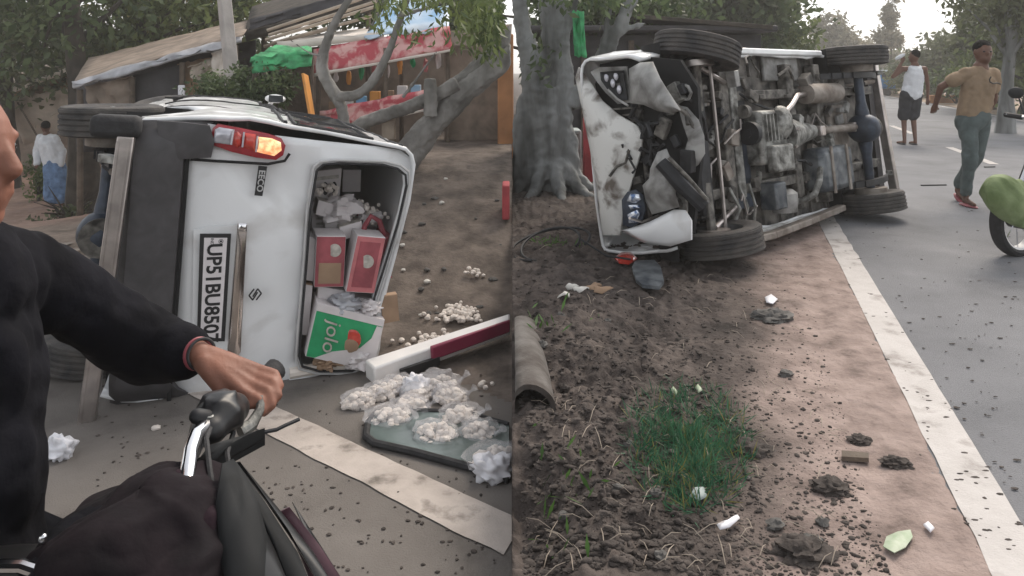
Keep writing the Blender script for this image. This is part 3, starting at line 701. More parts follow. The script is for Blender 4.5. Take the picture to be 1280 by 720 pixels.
MB().tube([(2.52,.56,.24),(2.60,.42,.26),(2.60,-.42,.26),(2.52,-.56,.24)], .012, 8).build('anti_roll_bar', MT['dark'], van)
# brackets, hoses, bolts and cable runs that fill the underside
ru = random.Random(4)
for k in range(80):
    x, y = ru.uniform(.1, 2.6), ru.uniform(-.5, .5)
    MB().box((x, y, ru.uniform(.2, .36)), (ru.uniform(.03, .13), ru.uniform(.03, .12), ru.uniform(.02, .09)), Matrix.Rotation(ru.uniform(-.6, .6), 3, 'Z')).build('bracket', MT[ru.choice(['greasy','greasy','alu','dark','rust','floorpan','grey_plastic'])], van, bevel=.006)
for k in range(22):
    x, y, z = ru.uniform(.3, 2.5), ru.uniform(-.5, .5), ru.uniform(.2, .33); P = [Vector((x, y, z))]
    for q in range(5): P.append(P[-1]+Vector((ru.uniform(-.02, .16), ru.uniform(-.09, .09), ru.uniform(-.04, .04))))
    MB().tube(P, ru.uniform(.006, .013), 6).build('hose', MT[ru.choice(['dark','greasy','steel','rubber'])], van)
# ---- crumpled front end, pieces torn loose
NF = (1, 0, 0)
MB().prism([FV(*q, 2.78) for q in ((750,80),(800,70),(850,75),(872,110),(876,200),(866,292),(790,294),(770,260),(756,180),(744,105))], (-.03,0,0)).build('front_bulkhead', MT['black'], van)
def fplate(name, poly, x, m, bul=.03, th=.012, nrm=NF, par=van): return MB().plate([FV(*q, x) for q in poly], nrm, th, bul).build(name, m, par, sm=60)
fplate('bonnet', ((719,97),(723,84),(738,104),(752,126),(772,143),(796,157),(803,170),(801,188),(788,232),(779,260),(775,294),(753,294),(746,240),(737,185),(727,135)), 2.86, MT['white_dirty'], .05)
fplate('headlight_bezel', ((738,90),(748,84),(783,83),(788,128),(772,130),(757,116),(746,102)), 2.88, MT['grey_plastic'], -.03)
hl_ = fplate('headlight_socket', ((750,90),(779,88),(784,125),(772,126),(760,113),(751,100)), 2.905, MT['dark'], -.06)
for q in ((758,97),(766,104),(774,112),(770,95)): MB().ball(FV(*q, 2.88), (.012,.03,.02), 8, 6).build('reflector_shard', MT['lamp_clear'], hl_)
fplate('front_bumper', ((786,86),(800,78),(815,77),(824,98),(838,120),(850,138),(840,142),(822,139),(804,131),(788,129)), 2.95, MT['grey_plastic'], .05)
fplate('bumper_strip', ((848,132),(858,134),(872,150),(879,170),(880,192),(872,206),(860,214),(853,206),(862,190),(862,170),(856,150)), 2.80, MT['grey_plastic'], .03)
fplate('bumper_strip', ((840,85),(862,98),(868,128),(858,132),(848,140),(838,118),(824,96)), 2.74, MT['greasy'], .03)
fplate('bumper_corner', ((803,232),(812,222),(813,210),(822,190),(832,186),(836,196),(840,230),(848,259),(830,264),(815,268),(807,252)), 2.95, MT['grey_plastic'], .05)
MB().tube([FV(826,203,2.97), FV(850,230,2.93), FV(880,258,2.85)], .045, 10).build('bumper_beam', MT['dark'], van)
MB().tube([FV(836,197,2.99), FV(860,222,2.95), FV(884,250,2.88)], .012, 8).build('bumper_beam_edge', MT['greasy'], van)
fplate('front_wing', ((776,288),(785,286),(812,277),(842,262),(856,263),(864,276),(864,300),(838,308),(806,304)), 2.93, MT['white_paint'], .04)
hd = fplate('headlight', ((777,250),(784,240),(794,237),(803,244),(807,262),(802,276),(790,284),(779,282)), 2.93, MT['axle_blue'], .02)
fplate('reflector', ((783,252),(788,242),(798,243),(800,250),(794,254)), 2.965, MT['lens'], .012, par=hd)
fplate('reflector', ((784,268),(796,262),(799,267),(794,278),(786,279)), 2.965, MT['lens'], .012, par=hd)
fplate('reflector', ((784,256),(796,256),(800,260),(788,262)), 2.962, MT['lens'], .012, par=hd)
MB().tube([FV(848,108,2.78), FV(853,106,2.8), FV(860,108,2.8), FV(864,116,2.8), FV(861,124,2.8), FV(852,124,2.8)], .011, 8).build('hose_loop', MT['grey_plastic'], van)
MB().tube([FV(861,124,2.8), FV(872,135,2.72), FV(880,150,2.66), FV(884,175,2.6)], .012, 8).build('hose', MT['rubber'], van)
MB().tube([FV(760,112,2.93), FV(772,124,2.93), FV(785,132,2.94)], .008, 6).build('cable', MT['grey_plastic'], van)
rf = random.Random(12)
for k in range(34):
    c_ = FV(rf.uniform(765, 862), rf.uniform(95, 285), rf.uniform(2.79, 2.86))
    MB().box(c_, (rf.uniform(.02,.06), rf.uniform(.03,.14), rf.uniform(.02,.10)), Matrix.Rotation(rf.uniform(-.8,.8), 3, 'X')).build('bracket', MT[rf.choice(['dark','greasy','dark','floorpan','rubber','alu'])], van, bevel=.006)
for k in range(14):
    P = [FV(rf.uniform(770, 860), rf.uniform(110, 270), 2.86)]
    for q in range(5): P.append(P[-1]+Vector((rf.uniform(-.03,.04), rf.uniform(-.09,.09), rf.uniform(-.06,.06))))
    MB().tube(P, rf.uniform(.006,.014), 6).build('hose', MT[rf.choice(['rubber','greasy','dark'])], van)
for k in range(9): MB().box((2.82, .30-.045*k, .55), (.02,.012,.32)).build('radiator_fin', MT['greasy'], van)
# long bent strip torn from the lower sill
st_ = MB(); P = [Vector((2.15,-.67,.17)), Vector((1.7,-.68,.16)), Vector((1.1,-.665,.19)), Vector((.45,-.64,.22))]
for a_, b_ in zip(P, P[1:]): st_.beam(a_, b_, .05, .08)
st_.build('sill_strip', MT['rust'], van, bevel=.01)
for k in range(3): 
    MB().tube([Vector((2.1-.13*k,-.30,.22)), Vector((2.05-.1*k,-.45,.18)), Vector((2.1-.15*k,-.62,.24))], .012, 6).build('loose_rod', MT['alu'], van)
van.matrix_world = ML
van2 = copy_tree(van); van2.matrix_world = MR
tyf = [o for o in van.children if o.name.startswith('tyre')]
tyf.sort(key=lambda o: sum((Vector(v.co).x for v in o.data.vertices))/len(o.data.vertices)*10+sum((Vector(v.co).y for v in o.data.vertices))/len(o.data.vertices))
tyf[-1].location = (0, -.09, .06)       # this van's upper front wheel has sunk on its strut
van2['label'] = 'white van on its side showing its grimy underside and crumpled front'
# ---------------------------------------------------------------- cargo in and beside the left van
def box_from(c, u, v, w_):      # centre, three half-extent vectors
    c, u, v, w_ = map(Vector, (c, u, v, w_)); return [c+u*i+v*j+w_*k for i in (-1,1) for j in (-1,1) for k in (-1,1)], [(0,1,3,2),(4,6,7,5),(0,4,5,1),(2,3,7,6),(0,2,6,4),(1,5,7,3)]
IL = ML.inverted()
def carton(tl_, tr_, br_, bl_, depth, mface, mside, label, lx=-.6, group=None, nm='carton'):
    """front face traced on a plane inside the rear opening, real box behind it"""
    P = [ML @ RV(*q, lx) for q in (tl_, tr_, br_, bl_)]; c = sum(P, Vector())/4
    u = (P[1]-P[0]+P[2]-P[3])/4; v = (P[0]-P[3]+P[1]-P[2])/4; n = u.cross(v).normalized()
    if n.y < 0: n = -n
    w_ = n*depth/2; cc = c+w_
    o = MB().add(*box_from((0,0,0), u, v, w_)).build(nm, mside, None, bevel=.004); o.location = cc
    tag(o, label, 'carton', group)
    MB().add(*box_from(-w_-n*.002, u*.97, v*.97, n*.002)).build('printed_face', mface, o)
    return o, c-cc, u, v, n
o, f, u, v, n = carton((392,298),(436,292),(426,362),(396,356), .22, MT['card_maroon'], MT['card_white'], 'maroon printed carton with a pale round spot, beside the pink carton in the van')
MB().lathe([(0,0),(0,.035),(.004,.036)], (0,0,0), 'y', 18).xf(Matrix.Translation(f-n*.012+v*.45+u*.25)).build('round_print', MT['print_pale'], o)
MB().add(*box_from(f-n*.005-v*.45, u*.75, v*.4, n*.002)).build('print_block', MT['card_brown'], o)
o, f, u, v, n = carton((447,295),(482,296),(468,368),(432,364), .20, MT['card_pink'], MT['card_white'], 'pink and white carton with a grey round print, upright in the van window', lx=-.64)
MB().add(*box_from(f-n*.005, u*.72, v*.8, n*.002)).build('print_block', MT['card_maroon'], o)
MB().lathe([(0,0),(0,.036),(.004,.037)], (0,0,0), 'y', 18).xf(Matrix.Translation(f-n*.014+v*.12)).build('round_print', MT['print_pale'], o)
o, f, u, v, n = carton((398,376),(480,402),(468,462),(380,448), .24, MT['card_green'], MT['card_white'], 'green and white carton with a red fruit picture, slumped out of the van window', lx=-.68)
# the white margin and the printed picture on the green face
MB().add(*box_from(f-n*.006+v*.86, u*.98, v*.13, n*.002)).build('white_band', MT['card_white'], o)
wv = [f-n*.006+u*a_+v*b_ for a_, b_ in ((-.75,-.97),(.97,-.97),(.97,.7),(.80,.7),(.72,.2),(.45,-.25),(.1,-.42),(-.3,-.6))]
MB().prism(wv, -n*.003).build('white_swoosh', MT['card_white'], o)
MB().ball(f-n*.008+u*.18+v*.02, (.048,.006,.052), 16, 8, .15).build('fruit_print', MT['lamp_red'], o)
MB().ball(f-n*.009+u*.15-v*.25, (.05,.006,.036), 16, 8, .15).build('hand_print', MT['card_brown'], o)
text_obj('lettering', 'jolo', .11, MT['print_pale'], f-n*.012-u*.42-v*.05, -v, u, o, ext=.001, shear=.2)
carton((384,296),(404,300),(394,352),(378,350), .2, MT['card_white'], MT['card_white'], 'white carton squeezed against the left pillar of the van window', lx=-.55)
carton((376,352),(392,358),(384,418),(372,420), .2, MT['card_white'], MT['card_brown'], 'narrow white carton standing on end below the white ones', lx=-.57)
carton((396,356),(440,366),(436,384),(398,378), .18, MT['card_white'], MT['card_white'], 'flat white carton lid lying on the green carton', lx=-.56)
carton((444,372),(478,376),(480,402),(446,396), .16, MT['card_white'], MT['card_white'], 'torn white carton corner behind the green carton', lx=-.58)
carton((476,372),(496,366),(500,402),(478,404), .05, MT['card_brown'], MT['card_brown'], 'brown cardboard flap sticking out past the van roof', lx=-.62)
o, f, u, v, n = carton((392,214),(428,210),(424,246),(390,250), .3, MT['card_white'], MT['print_pale'], 'white carton with dark oval handholes, top of the load', lx=-.2)
for a_, b_ in ((-.1,-.3),(.55,-.35)): MB().ball(f-n*.006+u*a_+v*b_, (.018,.006,.04), 12, 8).build('handhole', MT['ink'], o)
MB().add(*box_from(f-n*.005+v*.45, u*.8, v*.12, n*.002)).build('print_block', MT['print_pale'], o)
o, f, u, v, n = carton((390,252),(424,248),(428,290),(388,292), .3, MT['card_white'], MT['print_pale'], 'white carton with rows of print below the top carton', lx=-.22)
for a_ in (-.5,-.1,.3,.7): MB().add(*box_from(f-n*.005+v*a_*.8, u*.7, v*.07, n*.002)).build('print_block', MT['print_pale'] if a_ < .2 else MT['card_pink'], o)
carton((430,272),(470,270),(474,292),(430,294), .3, MT['card_white'], MT['card_maroon'], 'white carton lying deep inside the van', lx=-.15)
for k, (px, py, r_) in enumerate(((412,236,.05),(436,264,.05),(448,258,.055),(462,264,.05),(470,272,.045))):
    p = ML @ RV(px, py, -.28)
    b_ = MB()
    for q in range(26): b_.ball(p+Vector((rnd.gauss(0,.028), rnd.gauss(0,.03), rnd.gauss(0,.018))), rnd.uniform(.010,.016), 6, 5)
    h = b_.build('mushroom_pack', MT['mushroom'], None, loc=p); tag(h, 'loose pack of white mushrooms on the cartons inside the van', 'mushrooms', 'mushroom packs inside the van')
    h['kind'] = 'stuff'; del h['kind']
for k, (px, py, lx, s_, lb) in enumerate(((436,258,-.2,.06,'crumpled pale sack at the back of the load'),(462,272,-.3,.05,'small crumpled pale sack near the van roof'),(424,262,-.3,.10,'small pale bundle on the printed cartons'),(470,345,-.40,.06,'crumpled maroon bag beside the pink carton'),(430,380,-.62,.07,'torn grey wrapping above the green carton'),(462,384,-.63,.05,'crushed pale wrapper on the torn carton'),(448,450,-.66,.06,'crumpled white wrapping under the green carton'),(410,452,-.64,.055,'brown paper scrunched at the window sill'))):
    p = ML @ RV(px, py, lx); m_ = 'card_maroon' if k == 3 else ('tarp_grey' if k == 4 else ('card_brown' if k == 7 else 'card_white'))
    tag(MB().ball((0,0,0), (s_*1.2,s_,s_*.75), 30, 22, .7, 2.6, seed=k+60).build('crumpled_sack', MT[m_], None, sm=45), lb, 'sack').location = p
for k, (a_, b_2, c_2, d_2, lx, lb) in enumerate((((398,250),(430,258),(426,276),(394,268),-.35,'tilted pale carton lying across the printed ones'),((424,284),(452,276),(456,292),(428,300),-.42,'tilted white carton resting on the maroon carton'),((428,212),(452,212),(450,240),(428,240),.1,'grey white carton far inside, next to the top carton'),((404,268),(436,262),(440,296),(408,298),-.32,'white carton with a grey lid just above the maroon carton'),((480,296),(492,296),(478,362),(468,362),-.5,'slim maroon carton wedged against the roof pillar'))):
    carton(a_, b_2, c_2, d_2, .25, MT['card_white'] if k != 4 else MT['card_maroon'], MT['print_pale'] if k != 4 else MT['card_maroon'], lb, lx=lx)
hb = MB().tube([ML @ RV(*q, -.45) for q in ((452,300),(456,282),(464,270),(474,276),(482,300),(484,330))], .016, 8).build('bag_strap', MT['card_maroon'], None); tag(hb, 'dark red bag strap looped over the cartons', 'strap')
# mushroom bags on the road: a film bag with its contents
def bag(px, py, w_, h_, label, grp='bags of white mushrooms', seed=0, blue=False):
    w_ *= 1.12; g = gl(px, py); r2 = random.Random(seed*13+5); root = empty('mushroom_bag', g, label, 'bag', grp)
    b_ = MB(); 
    for q in range(70):
        a_, rr = r2.uniform(0, 2*PI), math.sqrt(r2.random()); x, y = math.cos(a_)*rr*w_*.46, math.sin(a_)*rr*w_*.36
        z = max(.014, (h_*.72)*math.sqrt(max(0, 1-rr*rr))*r2.uniform(.35, 1))
        k = r2.uniform(.013, .022); b_.ball((x, y, z), (k, k, k*.8), 7, 5, .2, 2, seed=q)
    b_.build('mushrooms', MT['mushroom'], root)['kind'] = 'stuff'
    f_ = MB().ball((0, 0, h_*.42), (w_*.56, w_*.46, h_*.56), 18, 12, .35, 2.4, seed=seed)
    f_.v = [Vector((q.x, q.y, max(q.z, .004+.002*math.sin(q.x*90)))) for q in f_.v]
    a_ = r2.uniform(-.6, .6); t = Vector((math.cos(a_), math.sin(a_), 0))
    f_.tube([t*w_*.48+Vector((0,0,h_*.45)), t*w_*.62+Vector((0,0,h_*.7)), t*w_*.72+Vector((0,0,h_*.9))], [.012,.006,.02], 8)
    f_.build('film', MT['film'] if not blue else MT['plastic_white'], root)
    root.rotation_euler.z = r2.uniform(-.5, .5); return root
BG = [(448,508,.14,'smallest mushroom bag, apart from the pile on the van side'),(478,496,.15,'mushroom bag leaning on the white board end'),(486,530,.19,'plump mushroom bag at the corner of the glass sheet'),
      (513,516,.16,'mushroom bag wedged between two plump bags on the glass'),(500,488,.15,'mushroom bag half under the white board'),(550,490,.18,'tall mushroom bag below the maroon strip'),
      (522,500,.14,'mushroom bag in the middle of the heap'),(562,502,.16,'mushroom bag at the far edge of the heap'),(545,550,.18,'round mushroom bag lying flat on the glass sheet'),
      (575,528,.17,'mushroom bag with crumpled tail, on the glass near the heap'),(600,548,.15,'single mushroom bag set apart on the glass sheet'),(618,582,.21,'wide mushroom bag on the outer end of the glass sheet')]
for k, (px, py, w_, lb) in enumerate(BG): bag(px, py, w_, .085 if k not in (5,) else .12, lb, seed=k+1)
for px, py, s_, lb in ((519,494,.07,'crumpled white plastic bag among the mushroom bags'),(633,598,.08,'bluish white plastic bag at the edge of the glass sheet'),(74,574,.06,'white plastic bag lying on the asphalt by the rider')):
    g = gl(px, py); g.x = min(g.x, -.08); tag(MB().ball((0,0,.045), (s_,s_*.8,.055), 28, 20, .5, 3, seed=px).build('plastic_bag', MT['plastic_white'], None, sm=80), lb, 'plastic bag').location = g
def pile(px, py, rx, n, label, seed):
    g = gl(px, py); r2 = random.Random(seed); b_ = MB()
    for q in range(n):
        x, y = r2.gauss(0, rx*.45), r2.gauss(0, rx*.3); z = hL(g.x+x, g.y+y)-g.z+.016+max(0, .03*(1-abs(x)/rx))*r2.random()
        k = r2.uniform(.012, .02); b_.ball((x, y, z), (k, k, k*.8), 7, 5, .2, 2, seed=q)
    o = b_.build('spilled_mushrooms', MT['mushroom'], None); o.location = g; tag(o, label, 'mushrooms', kind='stuff')
pile(570, 397, .16, 130, 'heap of spilled white mushrooms on the brown earth', 1)
pile(545, 428, .16, 40, 'loose mushrooms scattered behind the white board', 2)
pile(525, 440, .12, 16, 'few stray mushrooms by the end of the board', 3)
pile(590, 345, .1, 12, 'few stray mushrooms far up the bank', 4)
pile(608, 485, .05, 4, 'three stray mushrooms near the maroon strip', 5)
# fallen glass sheet with rubber edging
GP = [(462,534),(474,524),(640,560),(640,598),(610,592),(540,574),(470,562),(458,552)]
g3 = [gl(*q) for q in [(460,535),(470,522),(520,520),(580,522),(640,538),(640,606),(600,594),(520,572),(468,560),(458,552)]]
for q in g3: q.z = .022; q.x = min(q.x, -.014)
gs_ = MB().prism(g3, (0,0,.006)).build('glass_sheet', MT['pane'], None); tag(gs_, 'grey green rear window glass with black rubber rim lying on the asphalt', 'window glass')
MB().tube([q+Vector((0,0,.0)) for q in (g3[5:]+g3[:5])], .017, 8).build('rubber_rim', MT['rubber'], gs_, clampx='L')
# white board with maroon strip
A, B = gl(462,478), gl(652,424); A.z += .05; B.z += .10
B = A+(B-A)*.97
bdm = MB().beam(A, B, .13, .10).build('white_board', MT['board_white'], None, bevel=.012, clampx='L'); tag(bdm, 'long white board with a maroon strip along it, lying beside the van', 'board')
MB().beam(A+(B-A)*.42+Vector((-.02,-.085,.02)), A+(B-A)*1.0+Vector((-.02,-.085,.02)), .03, .075).build('maroon_strip', MT['board_maroon'], bdm, bevel=.008, clampx='L')
MB().beam(A+(B-A)*.2+Vector((-.0,-.08,-.03)), A+(B-A)*.45+Vector((-.0,-.08,-.03)), .02, .05).build('dark_strip', MT['ink'], bdm, bevel=.004)
# bent pale pipe lying under the van's rear window
A, B = gl(362,476), gl(452,462)
pp = MB().tube([A+Vector((0,0,.04)), (A+B)/2+Vector((0,0,.045)), B+Vector((0,0,.03))], .03, 10).build('pale_rail', MT['tarp_white'], None); tag(pp, 'pale rail lying on the ground under the green carton', 'rail')
# ---------------------------------------------------------------- rider's motorcycle
def wheel(b_c, rad, wd, par, m_rim, spokes=14):
    c = Vector(b_c); k = rad
    t = MB().lathe([(-wd*.35,k*.80),(-wd*.5,k*.88),(-wd*.42,k*.96),(-.2*wd,k),(.2*wd,k),(wd*.42,k*.96),(wd*.5,k*.88),(wd*.35,k*.80)], c, 'y', 36, True).build('tyre', MT['rubber'], par)
    MB().lathe([(-wd*.36,k*.81),(-wd*.3,k*.75),(wd*.3,k*.75),(wd*.36,k*.81)], c, 'y', 36, True).build('rim', m_rim, t)
    MB().lathe([(-wd*.7,0),(-wd*.7,.035),(-wd*.5,.055),(wd*.5,.055),(wd*.7,.035),(wd*.7,0)], c, 'y', 16).build('hub', MT['dark'], t)
    for q in range(spokes):
        a_ = 2*PI*q/spokes; MB().tube([c+Vector((.04*math.cos(a_+.3),0,.04*math.sin(a_+.3))), c+Vector((k*.76*math.cos(a_),0,k*.76*math.sin(a_)))], .004, 5).build('spoke', MT['chrome'], t)
    return t
bk = empty('motorcycle', (0,0,0), 'dark motorcycle with chrome handlebar ridden by the man in black', 'motorcycle')
wheel((.42,0,.30), .30, .09, bk, MT['rim']); wheel((-.85,0,.30), .30, .1, bk, MT['rim'])
for s in (1,-1): MB().tube([(.42,s*.085,.30),(.13,s*.085,.95)], .02, 10).build('fork_leg', MT['chrome'], bk)
MB().tube([(.10,0,.93),(-.05,0,.66),(-.12,0,.4),(-.4,0,.36)], .025, 8).build('frame', MT['bike_black'], bk)
MB().tube([(-.4,0,.38),(-.85,.07,.30)], .022, 8).build('swing_arm', MT['bike_black'], bk)
MB().tube([(-.4,0,.38),(-.85,-.07,.30)], .022, 8).build('swing_arm', MT['bike_black'], bk)
MB().box((-.22,0,.44), (.34,.26,.26)).build('engine', MT['greasy'], bk, bevel=.04)
tk = MB().ball((-.15,0,.82), (.27,.135,.13), 20, 12).build('fuel_tank', MT['bike_black'], bk)
MB().box((-.72,0,.79), (.75,.22,.10)).build('seat', MT['rubber'], bk, bevel=.045)
MB().tube([(-.2,-.13,.34),(-.5,-.16,.3),(-.95,-.17,.36)], [.025,.03,.045], 10).build('exhaust', MT['chrome'], bk)
for (x, a0, a1, rr) in ((.42,.4,2.2,.34),(-.85,.4,2.6,.36)):
    b_ = MB(); V = []
    for i in range(13):
        t = a0+(a1-a0)*i/12
        for y in (-.07,0,.07): V.append((x+math.cos(t)*(rr-.02*abs(y)/.07), y, .30+math.sin(t)*(rr-.02*abs(y)/.07)))
    b_.add(V, [(i*3+j, i*3+j+1, i*3+4+j, i*3+3+j) for i in range(12) for j in range(2)]).build('mudguard', MT['bike_black'], bk, mods=[('SOLIDIFY', dict(thickness=.006))])
MB().lathe([(-.07,0),(-.06,.05),(.0,.085),(.05,.09),(.055,0)], (.30,0,.70), 'x', 20).build('headlamp', MT['chrome'], bk)
bk.matrix_world = Matrix.Translation((-.60, 1.06, 0)) @ Matrix.Rotation(R(5), 4, 'Z')
IB = bk.matrix_world.inverted()
def W(px, py, Y): return IB @ at(px, py, Y)
# handlebar: chrome bend rising to the left grip held by the rider
MB().tube([W(225,690,1.06), W(229,645,1.10), W(233,600,1.14), W(238,565,1.19), W(245,544,1.24), W(256,532,1.28), W(285,528,1.36)], .0125, 12).build('handlebar', MT['chrome'], bk)
MB().tube([W(225,690,1.06), W(222,760,1.0), W(205,850,.92), W(180,960,.84)], .0125, 12).build('handlebar', MT['chrome'], bk)
MB().tube([W(280,526,1.39), W(300,506,1.445), W(322,484,1.49), W(345,461,1.545)], [.022,.020,.020,.024], 14).build('hand_grip', MT['rubber'], bk)
MB().ball(W(343,462,1.545), (.018,.02,.018), 12, 8).build('bar_end', MT['greasy'], bk)
sw = MB().ball(W(275,516,1.34), (.045,.05,.04), 14, 10, .25, 3).ball(W(292,512,1.37), (.03,.035,.03), 12, 8).ball(W(262,535,1.30), (.035,.04,.03), 12, 8).build('switch_gear', MT['bike_black'], bk, mods=VOX(.006, 3))
MB().cap(W(246,520,1.28), W(262,522,1.30), .013, .013).build('mirror_stem', MT['dark'], bk)
MB().tube([W(300,540,1.36), W(315,530,1.38), W(325,512,1.41), W(326,497,1.43)], [.014,.012,.009,.008], 8).build('lever', MT['alu'], bk)
MB().plate([W(*q) for q in ((246,577,1.22),(262,556,1.25),(300,545,1.32),(331,535,1.36),(331,548,1.36),(290,570,1.30),(262,580,1.24))], Vector((.1,-.5,.9)), .02, .01).build('instrument_hood', MT['bike_grey'], bk)
MB().prism([W(*q) for q in ((246,579,1.22),(290,572,1.30),(331,549,1.36),(331,541,1.36),(290,562,1.30),(262,572,1.24))], Vector((0,0,.008))).build('hood_edge', MT['bike_black'], bk)
MB().tube([W(326,541,1.36), W(346,537,1.37), W(356,532,1.38), W(374,524,1.40)], .004, 6).build('indicator_stalk', MT['dark'], bk)
# front cowl: overlapping dark blades running down to the headlamp
def blade(name, pts, m, th=.01, bul=.015): MB().plate([W(*q) for q in pts], Vector((.35,-.85,.4)), th, bul).build(name, m, bk, sm=60)
blade('cowl_panel', ((278,580,1.16),(292,574,1.18),(304,590,1.16),(322,625,1.13),(334,668,1.10),(330,735,1.03),(290,760,1.0),(276,700,1.05),(270,630,1.1)), MT['bike_grey'])
blade('cowl_blade', ((288,574,1.19),(296,578,1.19),(330,625,1.17),(372,690,1.14),(395,745,1.10),(372,760,1.08),(345,690,1.12),(318,630,1.15)), MT['bike_grey'], bul=.006)
blade('cowl_visor', ((300,600,1.15),(318,632,1.14),(345,690,1.11),(368,748,1.07),(330,770,1.03),(312,700,1.06),(303,640,1.1)), MT['bike_black'], bul=.008)
blade('cowl_trim', ((296,578,1.20),(300,577,1.20),(352,640,1.18),(392,690,1.16),(425,745,1.12),(412,752,1.11),(375,690,1.15),(332,626,1.17)), MT['bike_black'], bul=.004)
blade('cowl_trim', ((350,640,1.20),(362,634,1.20),(400,682,1.18),(438,740,1.15),(398,752,1.14),(378,700,1.16)), MT['bike_maroon'], bul=.004)
blade('cowl_trim', ((366,628,1.22),(370,634,1.22),(400,680,1.2),(425,720,1.18),(418,722,1.17),(392,686,1.18)), MT['bike_black'], bul=.004)
MB().tube([W(-40,712,1.0), W(0,708,1.0), W(28,708,1.0), W(52,716,1.0), W(66,735,.98)], .009, 10).build('crash_bar', MT['chrome'], bk)
for P in ([(268,522,1.31),(258,548,1.24),(262,585,1.18),(270,640,1.10)], [(292,540,1.34),(284,566,1.27),(288,600,1.18),(290,660,1.08)], [(262,535,1.29),(243,575,1.2),(246,620,1.12)]):
    MB().tube([W(*q) for q in P], .0045, 6).build('control_cable', MT['rubber'], bk)
for q in ((270,505,1.33),(284,503,1.35),(262,520,1.29)): MB().lathe([(0,.0),(.002,.006),(0,.008)], W(*q), 'z', 10).build('switch_button', MT['alu'], bk)
# dark cloth bundle over the tank
def cloth(cx, cy, Y, rx, ry, rz_, n=90, m_=46, seed=0, k=5, amp=.04):
    c = at(cx, cy, Y); V = []; F = []
    for j in range(m_):
        ph = j/(m_-1)*1.75
        for i in range(n):
            t = 2*PI*i/n; d = Vector((math.cos(t)*math.sin(ph), math.sin(t)*math.sin(ph), math.cos(ph)))
            q = 2.2*nz(d.x*1.6+seed, d.y*1.6, d.z*1.6)
            fold = 1.7*amp*((1-abs(math.sin(k*t*.5+.8*q+1.1*ph)))**2-.3)*min(1, ph*.9)+.6*amp*((1-abs(math.sin(2.2*d.x*k-1.7*d.y*k+.7*q+seed)))**3)+.10*nz(d.x*1.7+seed, d.y*1.7, d.z*1.7)+.03*abs(nz(d.x*3.5, d.y*3.5, d.z*3.5+seed))
            r_ = 1+fold*2.0; V.append(c+Vector((d.x*rx*r_, d.y*ry*r_, d.z*rz_*r_)))
    F = [(j*n+i, j*n+(i+1) % n, (j+1)*n+(i+1) % n, (j+1)*n+i) for j in range(m_-1) for i in range(n)]
    return MB().add(V, F)
bn = cloth(175, 730, 1.10, .165, .17, .135, seed=3, k=3).build('cloth_bundle', MT['maroon_cloth'], None, sm=80, mods=[('SOLIDIFY', dict(thickness=.006)), ('SUBSURF', dict(levels=1, render_levels=1))]); tag(bn, 'black and maroon cloth bundle draped over the motorcycle tank', 'cloth bundle')
cloth(238, 735, 1.13, .085, .14, .155, seed=9, k=4, amp=.045).build('cloth_layer', MT['maroon_layer'], bn, sm=80, mods=[('SOLIDIFY', dict(thickness=.006)), ('SUBSURF', dict(levels=1, render_levels=1))])
cloth(110, 735, 1.06, .09, .12, .085, seed=5, k=3, amp=.05).build('cloth_layer', MT['black_cloth'], bn, sm=80, mods=[('SOLIDIFY', dict(thickness=.006))])
for q in ((54,674),(70,692)): MB().ball(at(q[0], q[1], 1.03), (.006,.006,.008), 8, 6).build('buckle', MT['chrome'], bn)
# ---------------------------------------------------------------- the rider
rd = empty('person', (-1.0, 1.15, 0), 'man in a black long-sleeved shirt gripping the motorcycle handlebar, red wrist thread', 'person')
def PB(mb, nm, m, par, vox=None, **k):
    o = mb.build(nm, m, par, mods=VOX(vox) if vox else (), **k)
    if par is not None: o.matrix_parent_inverse = Matrix.Translation(-Vector(par.location))
    return o
HC = Vector((-.912, 1.17, 1.53))
skin = MB().ball(HC, (.098,.078,.115), 20, 14).ball(HC+Vector((.035,0,-.06)), (.062,.056,.065), 16, 12)
skin.ball(HC+Vector((.055,0,-.105)), (.032,.034,.026), 12, 8).ball(HC+Vector((.098,0,-.03)), (.018,.015,.022), 10, 8).cap(HC+Vector((.085,0,.015)), HC+Vector((.105,0,-.03)), .012, .016)
skin.cap(HC+Vector((.082,.018,-.068)), HC+Vector((.082,-.018,-.068)), .013, .013).cap(HC+Vector((.086,.016,-.055)), HC+Vector((.086,-.016,-.055)), .011, .011)
for s in (1,-1): skin.ball(HC+Vector((.0,s*.078,-.015)), (.018,.01,.032), 10, 8); skin.ball(HC+Vector((.07,s*.032,.022)), (.02,.026,.012), 10, 8)
skin.cap(HC+Vector((-.02,0,-.08)), Vector((-.91,1.18,1.33)), .052, .06).cap((-.91,1.18,1.33), (-.99,1.15,.9), .10, .11)
SH, EL, WR = Vector((-.90,1.335,1.285)), Vector((-.79,1.59,1.05)), Vector((-.645,1.485,1.08))
skin.cap(SH, EL, .045, .038).cap(EL, WR, .038, .027)
KN = [at(288,458,1.485), at(303,462,1.475), at(312,472,1.455), at(312,486,1.435)]
KN = [at(322,462,1.49), at(318,470,1.475), at(312,480,1.455), at(304,490,1.435)]
PW = WR+Vector((.03,.0,-.012))
for q in KN: skin.cap(WR, (WR*.45+q*.55), .024, .019); skin.cap((WR*.45+q*.55), q, .018, .0125)
tips = [(at(343,468,1.485), at(349,482,1.47), at(343,494,1.475)), (at(341,478,1.465), at(347,494,1.45), at(338,507,1.455)), (at(335,489,1.445), at(340,506,1.43), at(330,516,1.44)), (at(325,500,1.425), at(328,515,1.415), at(318,521,1.425))]
rads = (.0105,.0105,.010,.0088)
for q, t, r_ in zip(KN, tips, rads):
    skin.cap(q, t[0], r_*1.15, r_*1.05).cap(t[0], t[1], r_*1.05, r_).cap(t[1], t[2], r_, r_*.85)
